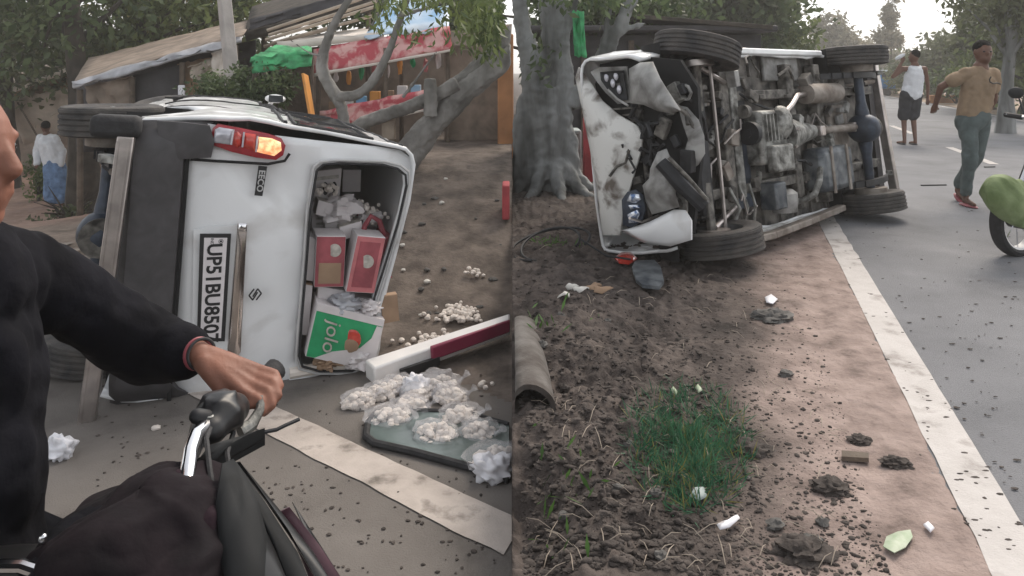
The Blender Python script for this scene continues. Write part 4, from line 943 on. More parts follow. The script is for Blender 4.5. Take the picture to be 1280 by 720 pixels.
skin.cap(WR+Vector((.02,-.02,-.01)), at(282,492,1.44), .02, .015).cap(at(282,492,1.44), at(300,506,1.425), .0135, .012).cap(at(300,506,1.425), at(314,506,1.42), .012, .0095)
# right arm and legs, seated astride
SH2, EL2, WR2 = Vector((-.91,.99,1.29)), Vector((-.80,.80,1.12)), Vector((-.60,.78,1.02))
skin.cap(SH2, EL2, .045, .038).cap(EL2, WR2, .038, .027)
for k in range(4): skin.cap(WR2, WR2+Vector((.07,.03-.02*k,-.005)), .02, .012); skin.cap(WR2+Vector((.07,.03-.02*k,-.005)), WR2+Vector((.075,.03-.02*k,-.045)), .011, .009)
skin.cap(WR2, WR2+Vector((.04,.055,-.02)), .016, .01)
for s, kn in ((1, Vector((-.60,1.36,.60))), (-1, Vector((-.58,.86,.60)))):
    hip = Vector((-1.02, 1.14+s*.1, .86)); an = Vector((-.80, 1.12+s*.22, .22)); skin.cap(hip, kn, .08, .055).cap(kn, an, .052, .035).cap(an, an+Vector((.17,0,-.07)), .035, .028)
body_ = PB(skin, 'body', MT['skin'], rd, .0045)
hr = MB().ball(HC+Vector((-.022,0,.03)), (.094,.084,.102), 20, 14, .06, 6)
PB(hr, 'hair', MT['hair'], rd, .008)
for s in (1,-1): PB(MB().ball(HC+Vector((.079,s*.031,.004)), (.010,.014,.008), 10, 8), 'eye', MT['eye'], rd)
sh = MB().cap((-.93,1.17,1.30), (-.925,1.16,1.18), .13, .15).cap((-.925,1.16,1.18), (-.93,1.15,.88), .155, .16).cap((-.92,1.28,1.29), (-.92,1.06,1.29), .09, .09)
sh.cap(SH, EL, .072, .070).cap(EL, WR+(EL-WR)*.30, .070, .048).cap(SH2, EL2, .075, .065).cap(EL2, WR2, .065, .045)
wrinkle(PB(sh, 'shirt', MT['black_cloth'], rd, .007), 'MARBLE', .16, .02, 9.)
pn = MB().cap((-1.0,1.15,.9), (-1.02,1.14,.84), .15, .16)
for s, kn in ((1, Vector((-.60,1.36,.60))), (-1, Vector((-.58,.86,.60)))):
    hip = Vector((-1.02, 1.14+s*.1, .86)); an = Vector((-.80, 1.12+s*.22, .22)); pn.cap(hip, kn, .105, .08).cap(kn, an+Vector((0,0,.06)), .078, .06)
PB(pn, 'trousers', MT['black_cloth'], rd, .012)
for s in (1,-1):
    an = Vector((-.80, 1.12+s*.22, .22)); PB(MB().cap(an+Vector((-.05,0,-.05)), an+Vector((.17,0,-.08)), .045, .04), 'shoe', MT['rubber'], rd)
d_ = (EL-WR).normalized(); u_ = d_.cross(Vector((0,0,1))).normalized(); v_ = d_.cross(u_)
for off, m_, rr in ((-.004,'card_maroon',.0300),(-.016,'rubber',.0295)):
    c_ = WR+d_*off; PB(MB().tube([c_+(u_*math.cos(t)+v_*math.sin(t))*rr for t in np.linspace(0, 2*PI, 25)], .0032, 6, caps=False), 'wrist_thread', MT[m_], rd)
# ---------------------------------------------------------------- background of the left scene
def crown_pts(c, rx, ry, rz_, n, seed, clumps=26):
    g = np.random.default_rng(seed); cl = g.normal(size=(clumps, 3)); cl /= np.linalg.norm(cl, axis=1)[:, None]; cl *= (g.uniform(.35, 1, clumps)**.6)[:, None]
    idx = g.integers(0, clumps, n); sp = g.uniform(.14, .32, clumps)[idx][:, None]
    p = cl[idx]+g.normal(size=(n, 3))*sp; return p*np.array([rx, ry, rz_])+np.array(c), cl*np.array([rx, ry, rz_])+np.array(c)
def tree(label, base, top, tr, crowns, m_leaf, m_bark, nm='tree', leaf=.16, group=None, seed=1, clampx=None, lean=None, aspect=2.2, droop=.3):
    base = Vector(base); root = empty(nm, base, label, 'tree', group); tp = Vector(top)
    P = [base+(tp-base)*t+Vector((.12*math.sin(t*5+seed)*t, .1*math.cos(t*4+seed)*t, 0)) for t in np.linspace(0, 1, 9)]
    b = MB().tube([q-base for q in P], [tr*(1.35-.3*min(1, k/1.5) if k < 2 else 1.05-.08*k) for k in range(9)], 12, True, .25, 2.5)
    limbs = []; lr = .35 if tr > .12 else .2
    for k, (c, rx, ry, rz_, n) in enumerate(crowns):
        pts, cl = crown_pts(c, rx, ry, rz_, n, seed*7+k)
        for q in cl[::4]:
            s = P[min(8, 4+rnd.randrange(5))]; mid = (s+Vector(q))/2+Vector((0,0,.1)); b.tube([s-base, mid-base, Vector(q)-base], [tr*lr, tr*.2, tr*.05], 6)
        limbs.append(pts)
    b.build('trunk', m_bark, root, clampx=None)
    pts = np.concatenate(limbs)
    if clampx == 'L': pts = pts[pts[:, 0] < -leaf*1.2]
    if clampx == 'R': pts = pts[pts[:, 0] > leaf*1.2]
    leaves('crown', m_leaf, pts-np.array(base), leaf, root, aspect, droop, seed)
    return root
def tl(label, px, Y, h, tr, cr, leafm, seed, leaf=.2, bark='bark_dark', zb=None, group='trees behind the stalls'):
    x = (px-640)/FP*Y; zb = hL(x, Y) if zb is None else zb
    crowns = [(at(cx, cy, cY), rx, ry, rz_, n) for cx, cy, cY, rx, ry, rz_, n in cr]
    tree(label, (x, Y, zb), (x-.15, Y, zb+h), tr, crowns, MT[leafm], MT[bark], leaf=leaf, group=group, seed=seed, clampx='L')
tl('thick dark trunked tree rising behind the low tarpaulin hut', 103, 13, 6, .22, [(50,5,13.3,1.9,1.4,1.3,2300),(120,-60,13.3,2.4,1.4,1.2,1500)], 'leaf_dark', 1)
tl('light green leafy tree between the dark trunk and the concrete pole', 185, 15, 6, .16, [(165,20,15,1.1,1.2,1.2,1700),(220,28,14.4,1.3,1.2,1.1,2000),(260,5,15,1.0,1,.9,1100)], 'leaf_mid', 2, .18)
tl('yellowing tree crown above the brown cloth of the hut', 255, 17, 7, .16, [(215,-25,17,2.2,1.3,1.2,1500),(290,-10,17,1.2,1.0,1.1,900)], 'leaf_yellow', 3, .18)
tl('dull green tree at the outer end of the tarpaulin roof', 10, 16, 6, .2, [(15,60,16,1.3,1.2,1.0,1400),(70,70,16.5,1.3,1.2,.9,1200),(5,0,16,1.2,1,1,1800)], 'leaf_olive', 4)
tl('dark evergreen behind the ridge of the hut', 165, 19, 7, .2, [(160,75,18,1.6,1,.6,2600),(250,60,18,1.6,1,.6,2600)], 'leaf_dark', 5)
tl('shadowy tree behind the bamboo roof', 470, 18, 8, .2, [(430,-10,18,2.2,1.2,1.0,3000),(540,30,17,2.2,1.2,1.2,3600),(600,10,15,1.3,1,1.2,3000)], 'leaf_dark', 6)
# shrub by the hut
def shrub(label, c, rx, ry, rz_, n, m, seed, leaf=.1, clampx=None, group=None):
    c = Vector(c); root = empty('shrub', c-Vector((0,0,rz_)), label, 'shrub', group); o = c-Vector((0,0,rz_))
    pts, cl = crown_pts(c, rx, ry, rz_, n, seed, 16); b = MB()
    for q in cl[::2]: b.tube([Vector((0,0,-.3)), (Vector(q)-o)*.5, Vector(q)-o], [.025,.015,.005], 5)
    b.build('stem', MT['bark_dark'], root)
    if clampx == 'L': pts = pts[pts[:, 0] < -leaf*1.2]
    if clampx == 'R': pts = pts[pts[:, 0] > leaf*1.2]
    leaves('foliage', MT[m], pts-np.array(o), leaf, root, 2.0, .1, seed)
shrub('dark green shrub between the hut and the green awning', at(292,112,8.6), .42, .35, .30, 2600, 'leaf_dark', 11, .07)
shrub('leafy shrub growing below the green awning', at(340,110,8.4), .22, .25, .25, 1100, 'leaf_dark', 12, .07)
shrub('small green bush behind the man in the lungi', at(48,222,14.5), .3, .3, .35, 700, 'leaf_mid', 13, .1)
shrub('straggly dry bush on the pink path behind the van', at(85,285,10.5), .45, .4, .22, 900, 'leaf_olive', 14, .09)
b = MB(); o_ = at(90,275,10.4)
for k in range(22):
    a_ = rnd.uniform(0, 2*PI); e_ = rnd.uniform(.1, .7); L_ = rnd.uniform(.3, .8); d = Vector((math.cos(a_)*math.cos(e_), math.sin(a_)*math.cos(e_), math.sin(e_)))
    b.tube([(0,0,-.1), d*L_*.5+Vector((0,0,.04)), d*L_+Vector((rnd.uniform(-.1,.1),0,0))], [.018,.012,.004], 5)
t = b.build('dead_branches', MT['bark_dark'], None); t.location = o_; tag(t, 'tangle of dead brown branches on the path', 'branches', kind='stuff')
# concrete pole
A, B = at(306,130,9.2), at(278,-25,9.2); A.z -= 1.1
po = empty('utility_pole', A, 'leaning pale concrete pole behind the van', 'pole')
MB().tube([Vector((0,0,-.2)), (B-A)], [.115,.095], 4).build('shaft', MT['concrete'], po, bevel=.012)
# tarpaulin huts
def sheet(name, a, b_, c, d, m, par, nu=14, nv=6, sag=.05, seed=0, th=.012):
    a, b_, c, d = map(Vector, (a, b_, c, d)); V = []
    for i in range(nu+1):
        for j in range(nv+1):
            u, v = i/nu, j/nv; p = (a*(1-u)+b_*u)*(1-v)+(d*(1-u)+c*u)*v
            p = p+Vector((0, 1, .6))*sag*(nz(u*5+seed, v*3)+.6*nz(u*13+seed, v*4)); V.append(p)
    m_ = nv+1; F = [(i*m_+j, (i+1)*m_+j, (i+1)*m_+j+1, i*m_+j+1) for i in range(nu) for j in range(nv)]
    off = Vector(par.location) if par is not None else Vector()
    return MB().add([q-off for q in V], F).build(name, m, par, sm=60, mods=[('SOLIDIFY', dict(thickness=th))])
def post(par, px, py, Y, r_=.04, m='wood', lean=(0,0)):
    p = at(px, py, Y); z0 = hL(p.x, p.y)-.1; o = Vector(par.location); q = Vector((p.x+lean[0], p.y, z0))
    MB().tube([q-o, p-o], r_, 8, True, .15).build('post', MT[m], par)
h1 = empty('tarpaulin_hut', at(200,150,10.2), 'low hut with a long grey tarpaulin roof edge and hanging beige cloths', 'hut'); h1.location.z = -.3
sheet('roof_sheet', at(92,104,9.6), at(302,46,9.6), at(318,22,12.5), at(110,72,12.5), MT['tarp_brown'], h1, sag=.10, seed=1)
sheet('roof_edge', at(92,102,9.55), at(302,46,9.55), at(302,53,9.5), at(92,111,9.5), MT['tarp_grey'], h1, 30, 3, sag=.09, seed=4, th=.03)
sheet('cloth_panel', at(106,108,9.7), at(165,94,9.7), at(168,128,9.7), at(112,140,9.7), MT['tarp_brown'], h1, sag=.08, seed=2)
sheet('cloth_panel', at(163,96,9.8), at(228,80,9.8), at(230,150,9.8), at(165,150,9.8), MT['tarp_dark'], h1, sag=.03, seed=3)
sheet('cloth_panel', at(222,80,9.85), at(262,72,9.85), at(262,150,9.85), at(224,150,9.85), MT['card_brown'], h1, sag=.05, seed=13)
sheet('cloth_panel', at(234,84,9.7), at(268,72,9.7), at(270,100,9.7), at(248,104,9.7), MT['tarp_beige'], h1, sag=.1, seed=5)
sheet('cloth_panel', at(264,66,9.65), at(292,58,9.65), at(290,96,9.65), at(266,98,9.65), MT['tarp_white'], h1, sag=.05, seed=6)
MB().box(at(227,113,9.6)-h1.location, (.09,.03,.14)).build('white_box', MT['plastic_white'], h1, bevel=.01)
sheet('back_wall', at(95,100,12.3), at(320,50,12.3), at(320,190,12.3), at(95,190,12.3), MT['tarp_dark'], h1, sag=.03, seed=7)
for q in ((100,112,9.7),(165,96,9.7),(228,78,9.7),(294,56,9.7)): post(h1, *q)
h2 = empty('tarpaulin_hut', at(45,160,17.0), 'hut behind with a pale bar along its roof edge and a cream cloth wall', 'hut'); h2.location.z = -1.0
sheet('roof_sheet', at(-30,126,16.2), at(98,80,16.2), at(110,64,19.5), at(-30,100,19.5), MT['tarp_brown'], h2, sag=.06, seed=8)
sheet('roof_bar', at(-30,126,16.1), at(98,80,16.1), at(98,86,16.1), at(-30,133,16.1), MT['tarp_white'], h2, 16, 2, sag=.02, seed=9, th=.03)
sheet('cloth_panel', at(5,124,16.4), at(112,106,16.4), at(125,160,16.6), at(30,180,16.6), MT['tarp_beige'], h2, sag=.08, seed=10)
sheet('cloth_panel', at(-30,118,16.7), at(98,88,16.7), at(98,124,16.7), at(-30,140,16.7), MT['card_brown'], h2, sag=.03, seed=11)
sheet('back_wall', at(-30,120,19), at(130,80,19), at(130,250,19), at(-30,250,19), MT['tarp_brown'], h2, sag=.04, seed=12)
MB().tube([at(22,128,16.2)-h2.location, at(58,190,16.1)-h2.location], .02, 6).build('guy_rope', MT['wood'], h2)
for q in ((10,122,16.3),(96,86,16.3)): post(h2, *q)
# red stall
s1 = empty('market_stall', at(480,160,9.4), 'stall with red printed awning and red counter cloth behind the fallen branches', 'stall'); s1.location.z = hL(s1.location.x, 9.4)
sheet('awning', at(392,62,9.0), at(562,33,9.0), at(566,62,8.9), at(392,93,8.9), MT['red_print'], s1, sag=.04, seed=20)
sheet('awning_hem', at(392,92,8.88), at(566,61,8.88), at(566,64,8.88), at(392,96,8.88), MT['tarp_white'], s1, 14, 2, sag=.01, seed=21)
sheet('roof_sheet', at(350,60,9.05), at(480,41,9.05), at(490,30,11), at(372,46,11), MT['tarp_white'], s1, sag=.05, seed=22)
sheet('roof_edge', at(346,52,9.02), at(480,40,9.02), at(480,48,9.02), at(350,63,9.02), MT['tarp_white'], s1, 14, 2, sag=.02, seed=27)
sheet('counter_cloth', at(400,139,8.8), at(532,112,8.8), at(532,137,8.75), at(402,160,8.75), MT['red_print'], s1, sag=.04, seed=23)
sheet('counter_hem', at(420,160,8.74), at(532,136,8.74), at(532,139,8.74), at(420,164,8.74), MT['tarp_white'], s1, 14, 2, sag=.01, seed=24)
sheet('back_wall', at(380,60,11), at(640,30,11), at(628,230,11), at(380,230,11), MT['tarp_brown'], s1, sag=.03, seed=25)
MB().beam(at(400,141,9.1)-s1.location, at(532,114,9.1)-s1.location, .6, .04).build('counter', MT['wood'], s1)
for q in ((398,62,9.05),(482,60,8.95),(502,66,9.6),(560,42,9.0)): post(s1, *q, r_=.03)
MB().box(at(486,158,8.9)-s1.location, (.16,.1,.32)).build('counter_leg', MT['bamboo'], s1, bevel=.01)
for k, (x0, y0, x1, y1) in enumerate(((332,50,470,8),(336,44,470,2),(334,38,460,-4),(340,54,480,16),(330,58,420,34))):
    pb = MB().tube([at(x0, y0, 9.6+.2*k), at(x1, y1, 9.6+.2*k)], .022, 8).build('bamboo_pole', MT['bamboo'], None); tag(pb, 'pale bamboo pole laid on the stall roof', 'pole', 'bamboo poles on the roof')
th = empty('thatched_roof', at(390,20,10.8), 'dark sagging thatched roof behind the bamboo poles', 'roof')
sheet('thatch', at(305,42,10.4), at(470,0,10.4), at(470,-40,13), at(315,8,13), MT['bark_dark'], th, sag=.12, seed=26, th=.12)
sheet('ridge_sheet', at(312,38,10.35), at(460,-2,10.35), at(460,-14,10.4), at(312,24,10.4), MT['tarp_dark'], th, sag=.05, seed=28, th=.05)
for q in ((330,40,10.8),(460,10,10.8)): post(th, *q)
bt = empty('blue_tarpaulin', at(510,40,9.4), 'pale blue and white tarpaulin over the end of the red stall', 'tarpaulin')
sheet('tarpaulin_sheet', at(455,46,8.98), at(562,36,8.98), at(560,-6,9.9), at(488,0,9.9), MT['tarp_blue'], bt, sag=.12, seed=30)
ga_ = empty('green_awning', at(352,95,8.7), 'bright green net awning beside the red stall', 'awning'); ga_.location.z = hL(ga_.location.x, 8.7)
sheet('net', at(316,72,8.6), at(345,57,8.9), at(390,60,8.9), at(389,84,8.5), MT['green_net'], ga_, sag=.06, seed=31)
sheet('net_valance', at(314,72,8.55), at(390,62,8.5), at(390,82,8.45), at(316,92,8.45), MT['green_net'], ga_, sag=.06, seed=32)
for q in ((318,86,8.5),(390,72,8.55)): post(ga_, *q, r_=.025)
sheet('shade_cloth', at(318,92,9.3), at(392,80,9.3), at(392,160,9.3), at(318,160,9.3), MT['wood'], ga_, sag=.03, seed=33)
ob = MB().beam(at(381,93,8.3), at(391,152,8.2), .03, .17, up=(0,1,0)).build('orange_board', MT['orange'], None, bevel=.006); tag(ob, 'narrow orange board standing under the green awning', 'board')
# ochre wall at the end of the stalls and the panel for the stall shade beside it
wl = empty('ochre_wall', at(655,190,8.6), 'ochre plaster wall end beside the dark stall', 'wall'); wl.location.z = .7
c_ = at(632,140,8.8); MB().box(Vector((c_.x, 9.4, 1.35))-wl.location, (.19,1.4,1.5)).build('plaster', MT['orange_wall'], wl, bevel=.02, clampx=None)
for k in range(9):
    hx = at(420+16*k, 96-2.6*k+4*math.sin(k*2), 9.2); MB().ball(hx-s1.location, (.035,.03,.06+.03*(k % 3)), 8, 6, .4, 3, seed=k).build('hanging_packet', MT[('card_white','orange','card_green','card_pink')[k % 4]], s1)
for k in range(7):
    hx = at(418+17*k, 132-3.5*k, 9.15); MB().box(hx-s1.location, (.12,.12,.10+.05*(k % 2))).build('goods_box', MT[('card_brown','card_white','tarp_blue','orange')[k % 4]], s1, bevel=.008)
dk = MB().box((0,0,0), (.70,.05,1.5)).build('stall_shade_panel', MT['tarp_brown'], None, bevel=.01); dk.location = at(590,130,9.2); tag(dk, 'brown panel standing in for the stall shade behind the leaning trunk', 'shade_panel')  # added flat panel, its colour stands for the shadow in the stall
# fallen tree
ft = empty('fallen_tree', at(510,198,7.0), 'bare grey tree fallen across the red stall, forked limbs raised', 'tree')
def limb(nm, P, rp, Y, m='bark'):
    pts = [at(x, y, yy) for (x, y, yy) in [(q+(Y,))[:3] for q in P]]; rr = [q/FP*Y for q in (rp if isinstance(rp, list) else [rp]*len(P))]
    # refine with a spline-like subdivision
    for _ in range(2):
        np_, nr = [pts[0]], [rr[0]]
        for k in range(len(pts)-1):
            np_ += [pts[k]*.75+pts[k+1]*.25, pts[k]*.25+pts[k+1]*.75]; nr += [rr[k]*.75+rr[k+1]*.25, rr[k]*.25+rr[k+1]*.75]
        pts, rr = np_+[pts[-1]], nr+[rr[-1]]
    o = MB().tube([q for q in pts], rr, 12, True, .22, 4)
    o.v = [Vector((min(q.x, -.014), q.y, q.z))-ft.location for q in o.v]; return wrinkle(o.build(nm, MT[m], ft, sm=60, mods=VOX(.014, 1)), 'CLOUDS', .05, .022)
limb('trunk', [(495,215),(515,188),(545,150),(585,110),(650,62)], [23,19,16,14,13], 7.0)
limb('limb', [(550,118),(585,96),(615,66),(650,34)], [9,10,10,10], 7.1)
limb('limb', [(440,168),(446,156),(475,146),(530,127),(572,104)], [6,9,8.5,8,9], 6.9)
limb('limb', [(429,172),(430,140),(418,118),(404,92),(402,72),(416,30),(442,-8)], [8,7,7.5,8,7,5,4], 6.9)
limb('limb', [(422,120),(432,122),(450,118),(470,98),(488,62),(498,30),(512,-8)], [6,6.5,6.5,6,5,4.5,3.5], 6.85)
limb('stub', [(538,146),(538,120),(537,98)], [9,8.5,8], 6.8)
limb('twig', [(503,122),(520,100),(546,64)], [2.5,2,1.2], 6.8)
limb('twig', [(400,70),(385,66),(360,48)], [2,1.6,1], 6.8)
limb('twig', [(460,40),(475,14),(480,-5)], [2,1.6,1], 6.8)
limb('twig', [(500,20),(540,8),(590,-6)], [3,2.5,2], 6.8)
g_ = np.random.default_rng(5); pts = []
for cx, cy, n, sx, sy in ((600,10,620,24,20),(615,30,520,16,16),(550,-4,200,22,9),(500,0,160,16,9),(475,18,60,8,12),(520,36,40,18,10),(600,50,100,16,8)):
    for k in range(n):
        p = at(cx+g_.normal()*sx, cy+g_.normal()*sy, 6.7+g_.normal()*.4)
        if p.x < -.1: pts.append(p)
leaves('leaf_spray', MT['leaf_mid'], np.array(pts)-np.array(ft.location), .10, ft, 3.2, 1.2, 8)
dr = MB().box((0,0,0), (.06,.25,.28)).build('red_crate', MT['red_plain'], None, bevel=.01); dr.location = at(634,250,6.0); dr.location.x = -.05; tag(dr, 'dark red crate edge on the bank', 'crate')
# stones and scraps on the left earth
for k in range(24):
    px, py = rnd.uniform(500, 632), rnd.uniform(215, 400); g = gl(px, py); s_ = rnd.uniform(.01, .026)
    tag(MB().ball((0,0,s_*.3), (s_*rnd.uniform(.8,1.5), s_, s_*.6), 8, 6, .5, 2, seed=k).build('stone', MT['stone'] if k % 4 else MT['pale_litter'], None), 'small stone on the bare earth behind the white board' if k % 4 else 'pale scrap on the bare earth behind the white board', 'stone' if k % 4 else 'scrap', 'stones on the bank' if k % 4 else 'scraps on the bank').location = g
b = MB()
for k in range(420):
    g = gl(rnd.uniform(120, 640), 380+340*rnd.random()**.6)
    if g.x > -.03: continue
    s_ = rnd.uniform(.002, .007); b.ball(g+Vector((0,0,.008)), (s_*rnd.uniform(.8,2), s_*rnd.uniform(.8,2), s_*.5), 6, 4, .5, 2, seed=k)
tag(b.build('grit', MT['clod'], None), 'fine dark grit and leaf bits strewn over the asphalt', 'grit', kind='stuff')
w1 = gl(195,538); tag(MB().ball((0,0,.012), (.022,.018,.012), 10, 8, .3).build('mushroom', MT['mushroom'], None), 'lone white mushroom on the asphalt under the bumper', 'mushroom').location = w1
# ---------------------------------------------------------------- man in shirt and lungi far behind the left van, and the two men on the right road
def person(label, base, J, skinm, garments, hairc, eyes, vox=.012, extra=()):
    base = Vector(base); rt = empty('person', base, label, 'person')
    sk = MB()
    H = J['head']; hx = J.get('face', Vector((0,-1,0)))
    sk.ball(H, (.075,.085,.108), 16, 12).ball(H+hx*.03+Vector((0,0,-.055)), (.055,.055,.06), 14, 10).ball(H+hx*.09+Vector((0,0,-.015)), (.014,.016,.02), 8, 6)
    side = hx.cross(Vector((0,0,1)))
    for s in (1,-1): sk.ball(H+side*s*.078, (.014,.014,.028), 8, 6)
    sk.cap(H+hx*.076+side*.02+Vector((0,0,-.06)), H+hx*.076-side*.02+Vector((0,0,-.06)), .009, .009)
    sk.cap(H+Vector((0,0,-.09)), J['neck'], .048, .052).cap(J['neck'], J['chest'], .07, .105).cap(J['chest']+side*.045, J['pelvis']+side*.045, .092, .088).cap(J['chest']-side*.045, J['pelvis']-side*.045, .092, .088)
    sk.cap(J['shL'], J['shR'], .05, .05)
    for s in 'LR':
        sk.cap(J['sh'+s], J['el'+s], .044, .035).cap(J['el'+s], J['wr'+s], .034, .024)
        d = (J['wr'+s]-J['el'+s]).normalized(); w_ = d.cross(Vector((0,1,0.2))).normalized(); pc = J['wr'+s]+d*.045
        sk.cap(J['wr'+s], pc, .026, .032)
        for k in range(4): sk.cap(pc+w_*(.024-.016*k), pc+w_*(.028-.018*k)+d*(.06-.008*abs(k-1.5)), .0105, .008)
        sk.cap(J['wr'+s]+d*.02+w_*.02, pc+w_*.05+d*.01, .011, .008)
        sk.cap(J['hip'+s], J['kn'+s], .07, .048).cap(J['kn'+s], J['an'+s], .05, .03).cap(J['an'+s]+Vector((0,0,-.03)), J['an'+s]+J['ft'+s], .032, .024)
    sk.build('body', skinm, rt, mods=VOX(vox, 3))
    MB().ball(H+Vector((0,0,.035))-hx*.018, (.079,.089,.088), 16, 12, .10, 7).build('hair', MT['hair'], rt, mods=VOX(.011, 2))
    if eyes:
        for s in (1,-1): MB().ball(H+hx*.078+side*s*.03+Vector((0,0,.004)), (.012,.01,.007), 8, 6).build('eye', MT['eye'], rt)
    for nm, m, caps, v in garments:
        b = MB()
        for (a, c, r0, r1) in caps: b.cap(a, c, r0, r1)
        wrinkle(b.build(nm, m, rt, mods=VOX(v, 2)), 'MARBLE', .14, .016, 8., .12)
    for nm, m, mb in extra: mb.build(nm, m, rt)
    return rt
V3 = lambda *a: Vector(a)
# tan T-shirt, walking towards the camera
b0 = gr(1208, 257)
J = dict(head=V3(.16,0,1.475), face=V3(-.1,-.99,0), neck=V3(.15,.02,1.33), chest=V3(.14,.02,1.17), pelvis=V3(.09,.03,.86), shL=V3(.275,.03,1.27), shR=V3(.025,.02,1.275), elL=V3(.33,.10,1.01), wrL=V3(.27,.16,.82),
         elR=V3(-.185,.10,1.14), wrR=V3(-.16,.24,.95), hipL=V3(.17,.03,.84), hipR=V3(.02,.02,.84), knL=V3(.14,.08,.46), anL=V3(.08,.26,.13), ftL=V3(-.01,-.10,-.09), knR=V3(.0,-.06,.45), anR=V3(-.01,.0,.08), ftR=V3(-.02,-.16,-.045))
q = J
person('young man in a tan T-shirt and grey trousers walking on the road, one elbow out', b0, J, MT['skin_dark'], [
    ('shirt', MT['tan_cloth'], [(q['neck']+V3(0,0,-.035), q['chest'], .075, .112), (q['chest']+V3(.055,0,0), q['pelvis']+V3(.05,0,.0), .095, .095), (q['chest']+V3(-.055,0,0), q['pelvis']+V3(-.05,0,.0), .095, .095), (q['shL'], q['shR'], .056, .056), (q['shL'], q['shL']*.45+q['elL']*.55, .058, .06), (q['shR'], q['shR']*.45+q['elR']*.55, .058, .062)], .012),
    ('trousers', MT['grey_pants'], [(q['pelvis']+V3(.05,0,0), q['pelvis']+V3(-.05,0,-.06), .105, .11), (q['hipL'], q['knL'], .076, .056), (q['knL'], q['anL']+V3(0,0,.03), .056, .042), (q['hipR'], q['knR'], .078, .058), (q['knR'], q['anR']+V3(0,0,.05), .058, .045)], .012)],
    MT['hair'], True, .010, [('sandal', MT['card_maroon'], MB().ball(q['anR']+V3(-.02,-.08,-.065), (.045,.13,.018), 14, 8)), ('sandal', MT['card_maroon'], MB().ball(q['anL']+V3(-.01,-.06,-.11), (.045,.11,.018), 14, 8, rot=Matrix.Rotation(.5, 3, 'X'))),
    ('shirt_print', MT['ink'], MB().tube([q['chest']+V3(x, -.137, z) for x, z in ((.02,.07),(.005,.045),(.01,.02),(.04,.005),(.08,.012),(.11,.0))], .006, 6))])
# white vest, seen from behind, hand raised to the head
b1 = gr(1139, 181)
J = dict(head=V3(.05,0,1.46), face=V3(-.75,.66,0), neck=V3(.06,.0,1.31), chest=V3(.05,.0,1.14), pelvis=V3(.0,.0,.84), shL=V3(-.11,.04,1.25), shR=V3(.21,-.02,1.25), elL=V3(-.27,.06,1.12), wrL=V3(-.13,.05,1.36),
         elR=V3(.29,.03,.99), wrR=V3(.30,.05,.75), hipL=V3(-.07,.0,.82), hipR=V3(.07,.0,.82), knL=V3(-.09,.06,.46), anL=V3(-.12,-.02,.07), ftL=V3(-.05,.12,-.04), knR=V3(.05,.03,.46), anR=V3(.04,-.05,.07), ftR=V3(-.02,.12,-.04))
J = {k_: (v_*1.06 if k_ != 'face' else v_) for k_, v_ in J.items()}
q = J
person('man in a white vest and dark shorts, holding something pale to his head', b1, J, MT['skin_dark'], [
    ('vest', MT['white_cloth'], [(q['chest']+V3(.05,0,-.02), q['pelvis']+V3(.06,0,-.03), .107, .11), (q['chest']+V3(-.05,0,-.02), q['pelvis']+V3(-.05,0,-.03), .107, .108), (q['neck']+V3(.07,-.02,-.05), q['chest']+V3(.05,0,0), .045, .09), (q['neck']+V3(-.08,-.02,-.05), q['chest']+V3(-.06,0,0), .045, .09), (q['chest']+V3(0,-.015,.05), q['pelvis']+V3(0,-.015,0), .132, .122)], .012),
    ('shorts', MT['shorts'], [(q['pelvis']+V3(.05,0,0), q['pelvis']+V3(-.05,0,-.05), .107, .112), (q['hipL'], q['knL']+V3(0,0,.02), .105, .088), (q['hipR'], q['knR']+V3(0,0,.02), .105, .088)], .012)],
    MT['hair'], False, .012, [('pale_cloth', MT['white_cloth'], MB().ball(q['wrL']+V3(-.03,0,.1), (.1,.03,.035), 14, 8, .2, rot=Matrix.Rotation(-.5, 3, 'Y'))), ('sandal', MT['rubber'], MB().ball(q['anL']+V3(-.02,.05,-.055), (.05,.12,.016), 12, 8)), ('sandal', MT['rubber'], MB().ball(q['anR']+V3(-.01,.05,-.055), (.05,.12,.016), 12, 8))])
# white shirt and blue lungi
b2 = at(70, 257, 14.0); k = 1.0
J = dict(head=V3(-.20,0,1.52), face=V3(-.6,.8,0), neck=V3(-.18,.0,1.38), chest=V3(-.14,.0,1.2), pelvis=V3(-.03,.0,.86), shL=V3(-.31,.03,1.31), shR=V3(-.01,-.02,1.31), elL=V3(-.38,.03,1.04), wrL=V3(-.32,-.08,.82),
         elR=V3(.10,.03,1.04), wrR=V3(.12,-.05,.80), hipL=V3(-.1,.0,.84), hipR=V3(.06,.0,.84), knL=V3(-.07,.0,.46), anL=V3(-.06,-.02,.07), ftL=V3(-.05,.12,-.04), knR=V3(.1,.03,.46), anR=V3(.12,-.05,.07), ftR=V3(.04,.12,-.04))
q = J
person('man in a white shirt and blue lungi on the path beyond the upper wheel', b2, J, MT['skin_dark'], [
    ('shirt', MT['white_cloth'], [(q['neck']+V3(0,0,-.07), q['chest'], .09, .13), (q['chest']+V3(.05,0,0), q['pelvis']+V3(.06,0,-.06), .13, .135), (q['chest']+V3(-.05,0,0), q['pelvis']+V3(-.06,0,-.06), .13, .135), (q['shL'], q['shR'], .07, .07), (q['shL'], q['elL'], .07, .07), (q['elL'], q['wrL'], .066, .055), (q['shR'], q['elR'], .07, .07), (q['elR'], q['wrR'], .066, .055)], .014),
    ('lungi', MT['blue_cloth'], [(q['pelvis']+V3(-.05,0,-.05), V3(-.04,0,.2), .14, .17), (q['pelvis']+V3(.05,0,-.05), V3(.12,0,.2), .14, .16), (q['pelvis']+V3(0,0,-.05), V3(.04,0,.2), .15, .17)], .014)],
    MT['hair'], False, .014)
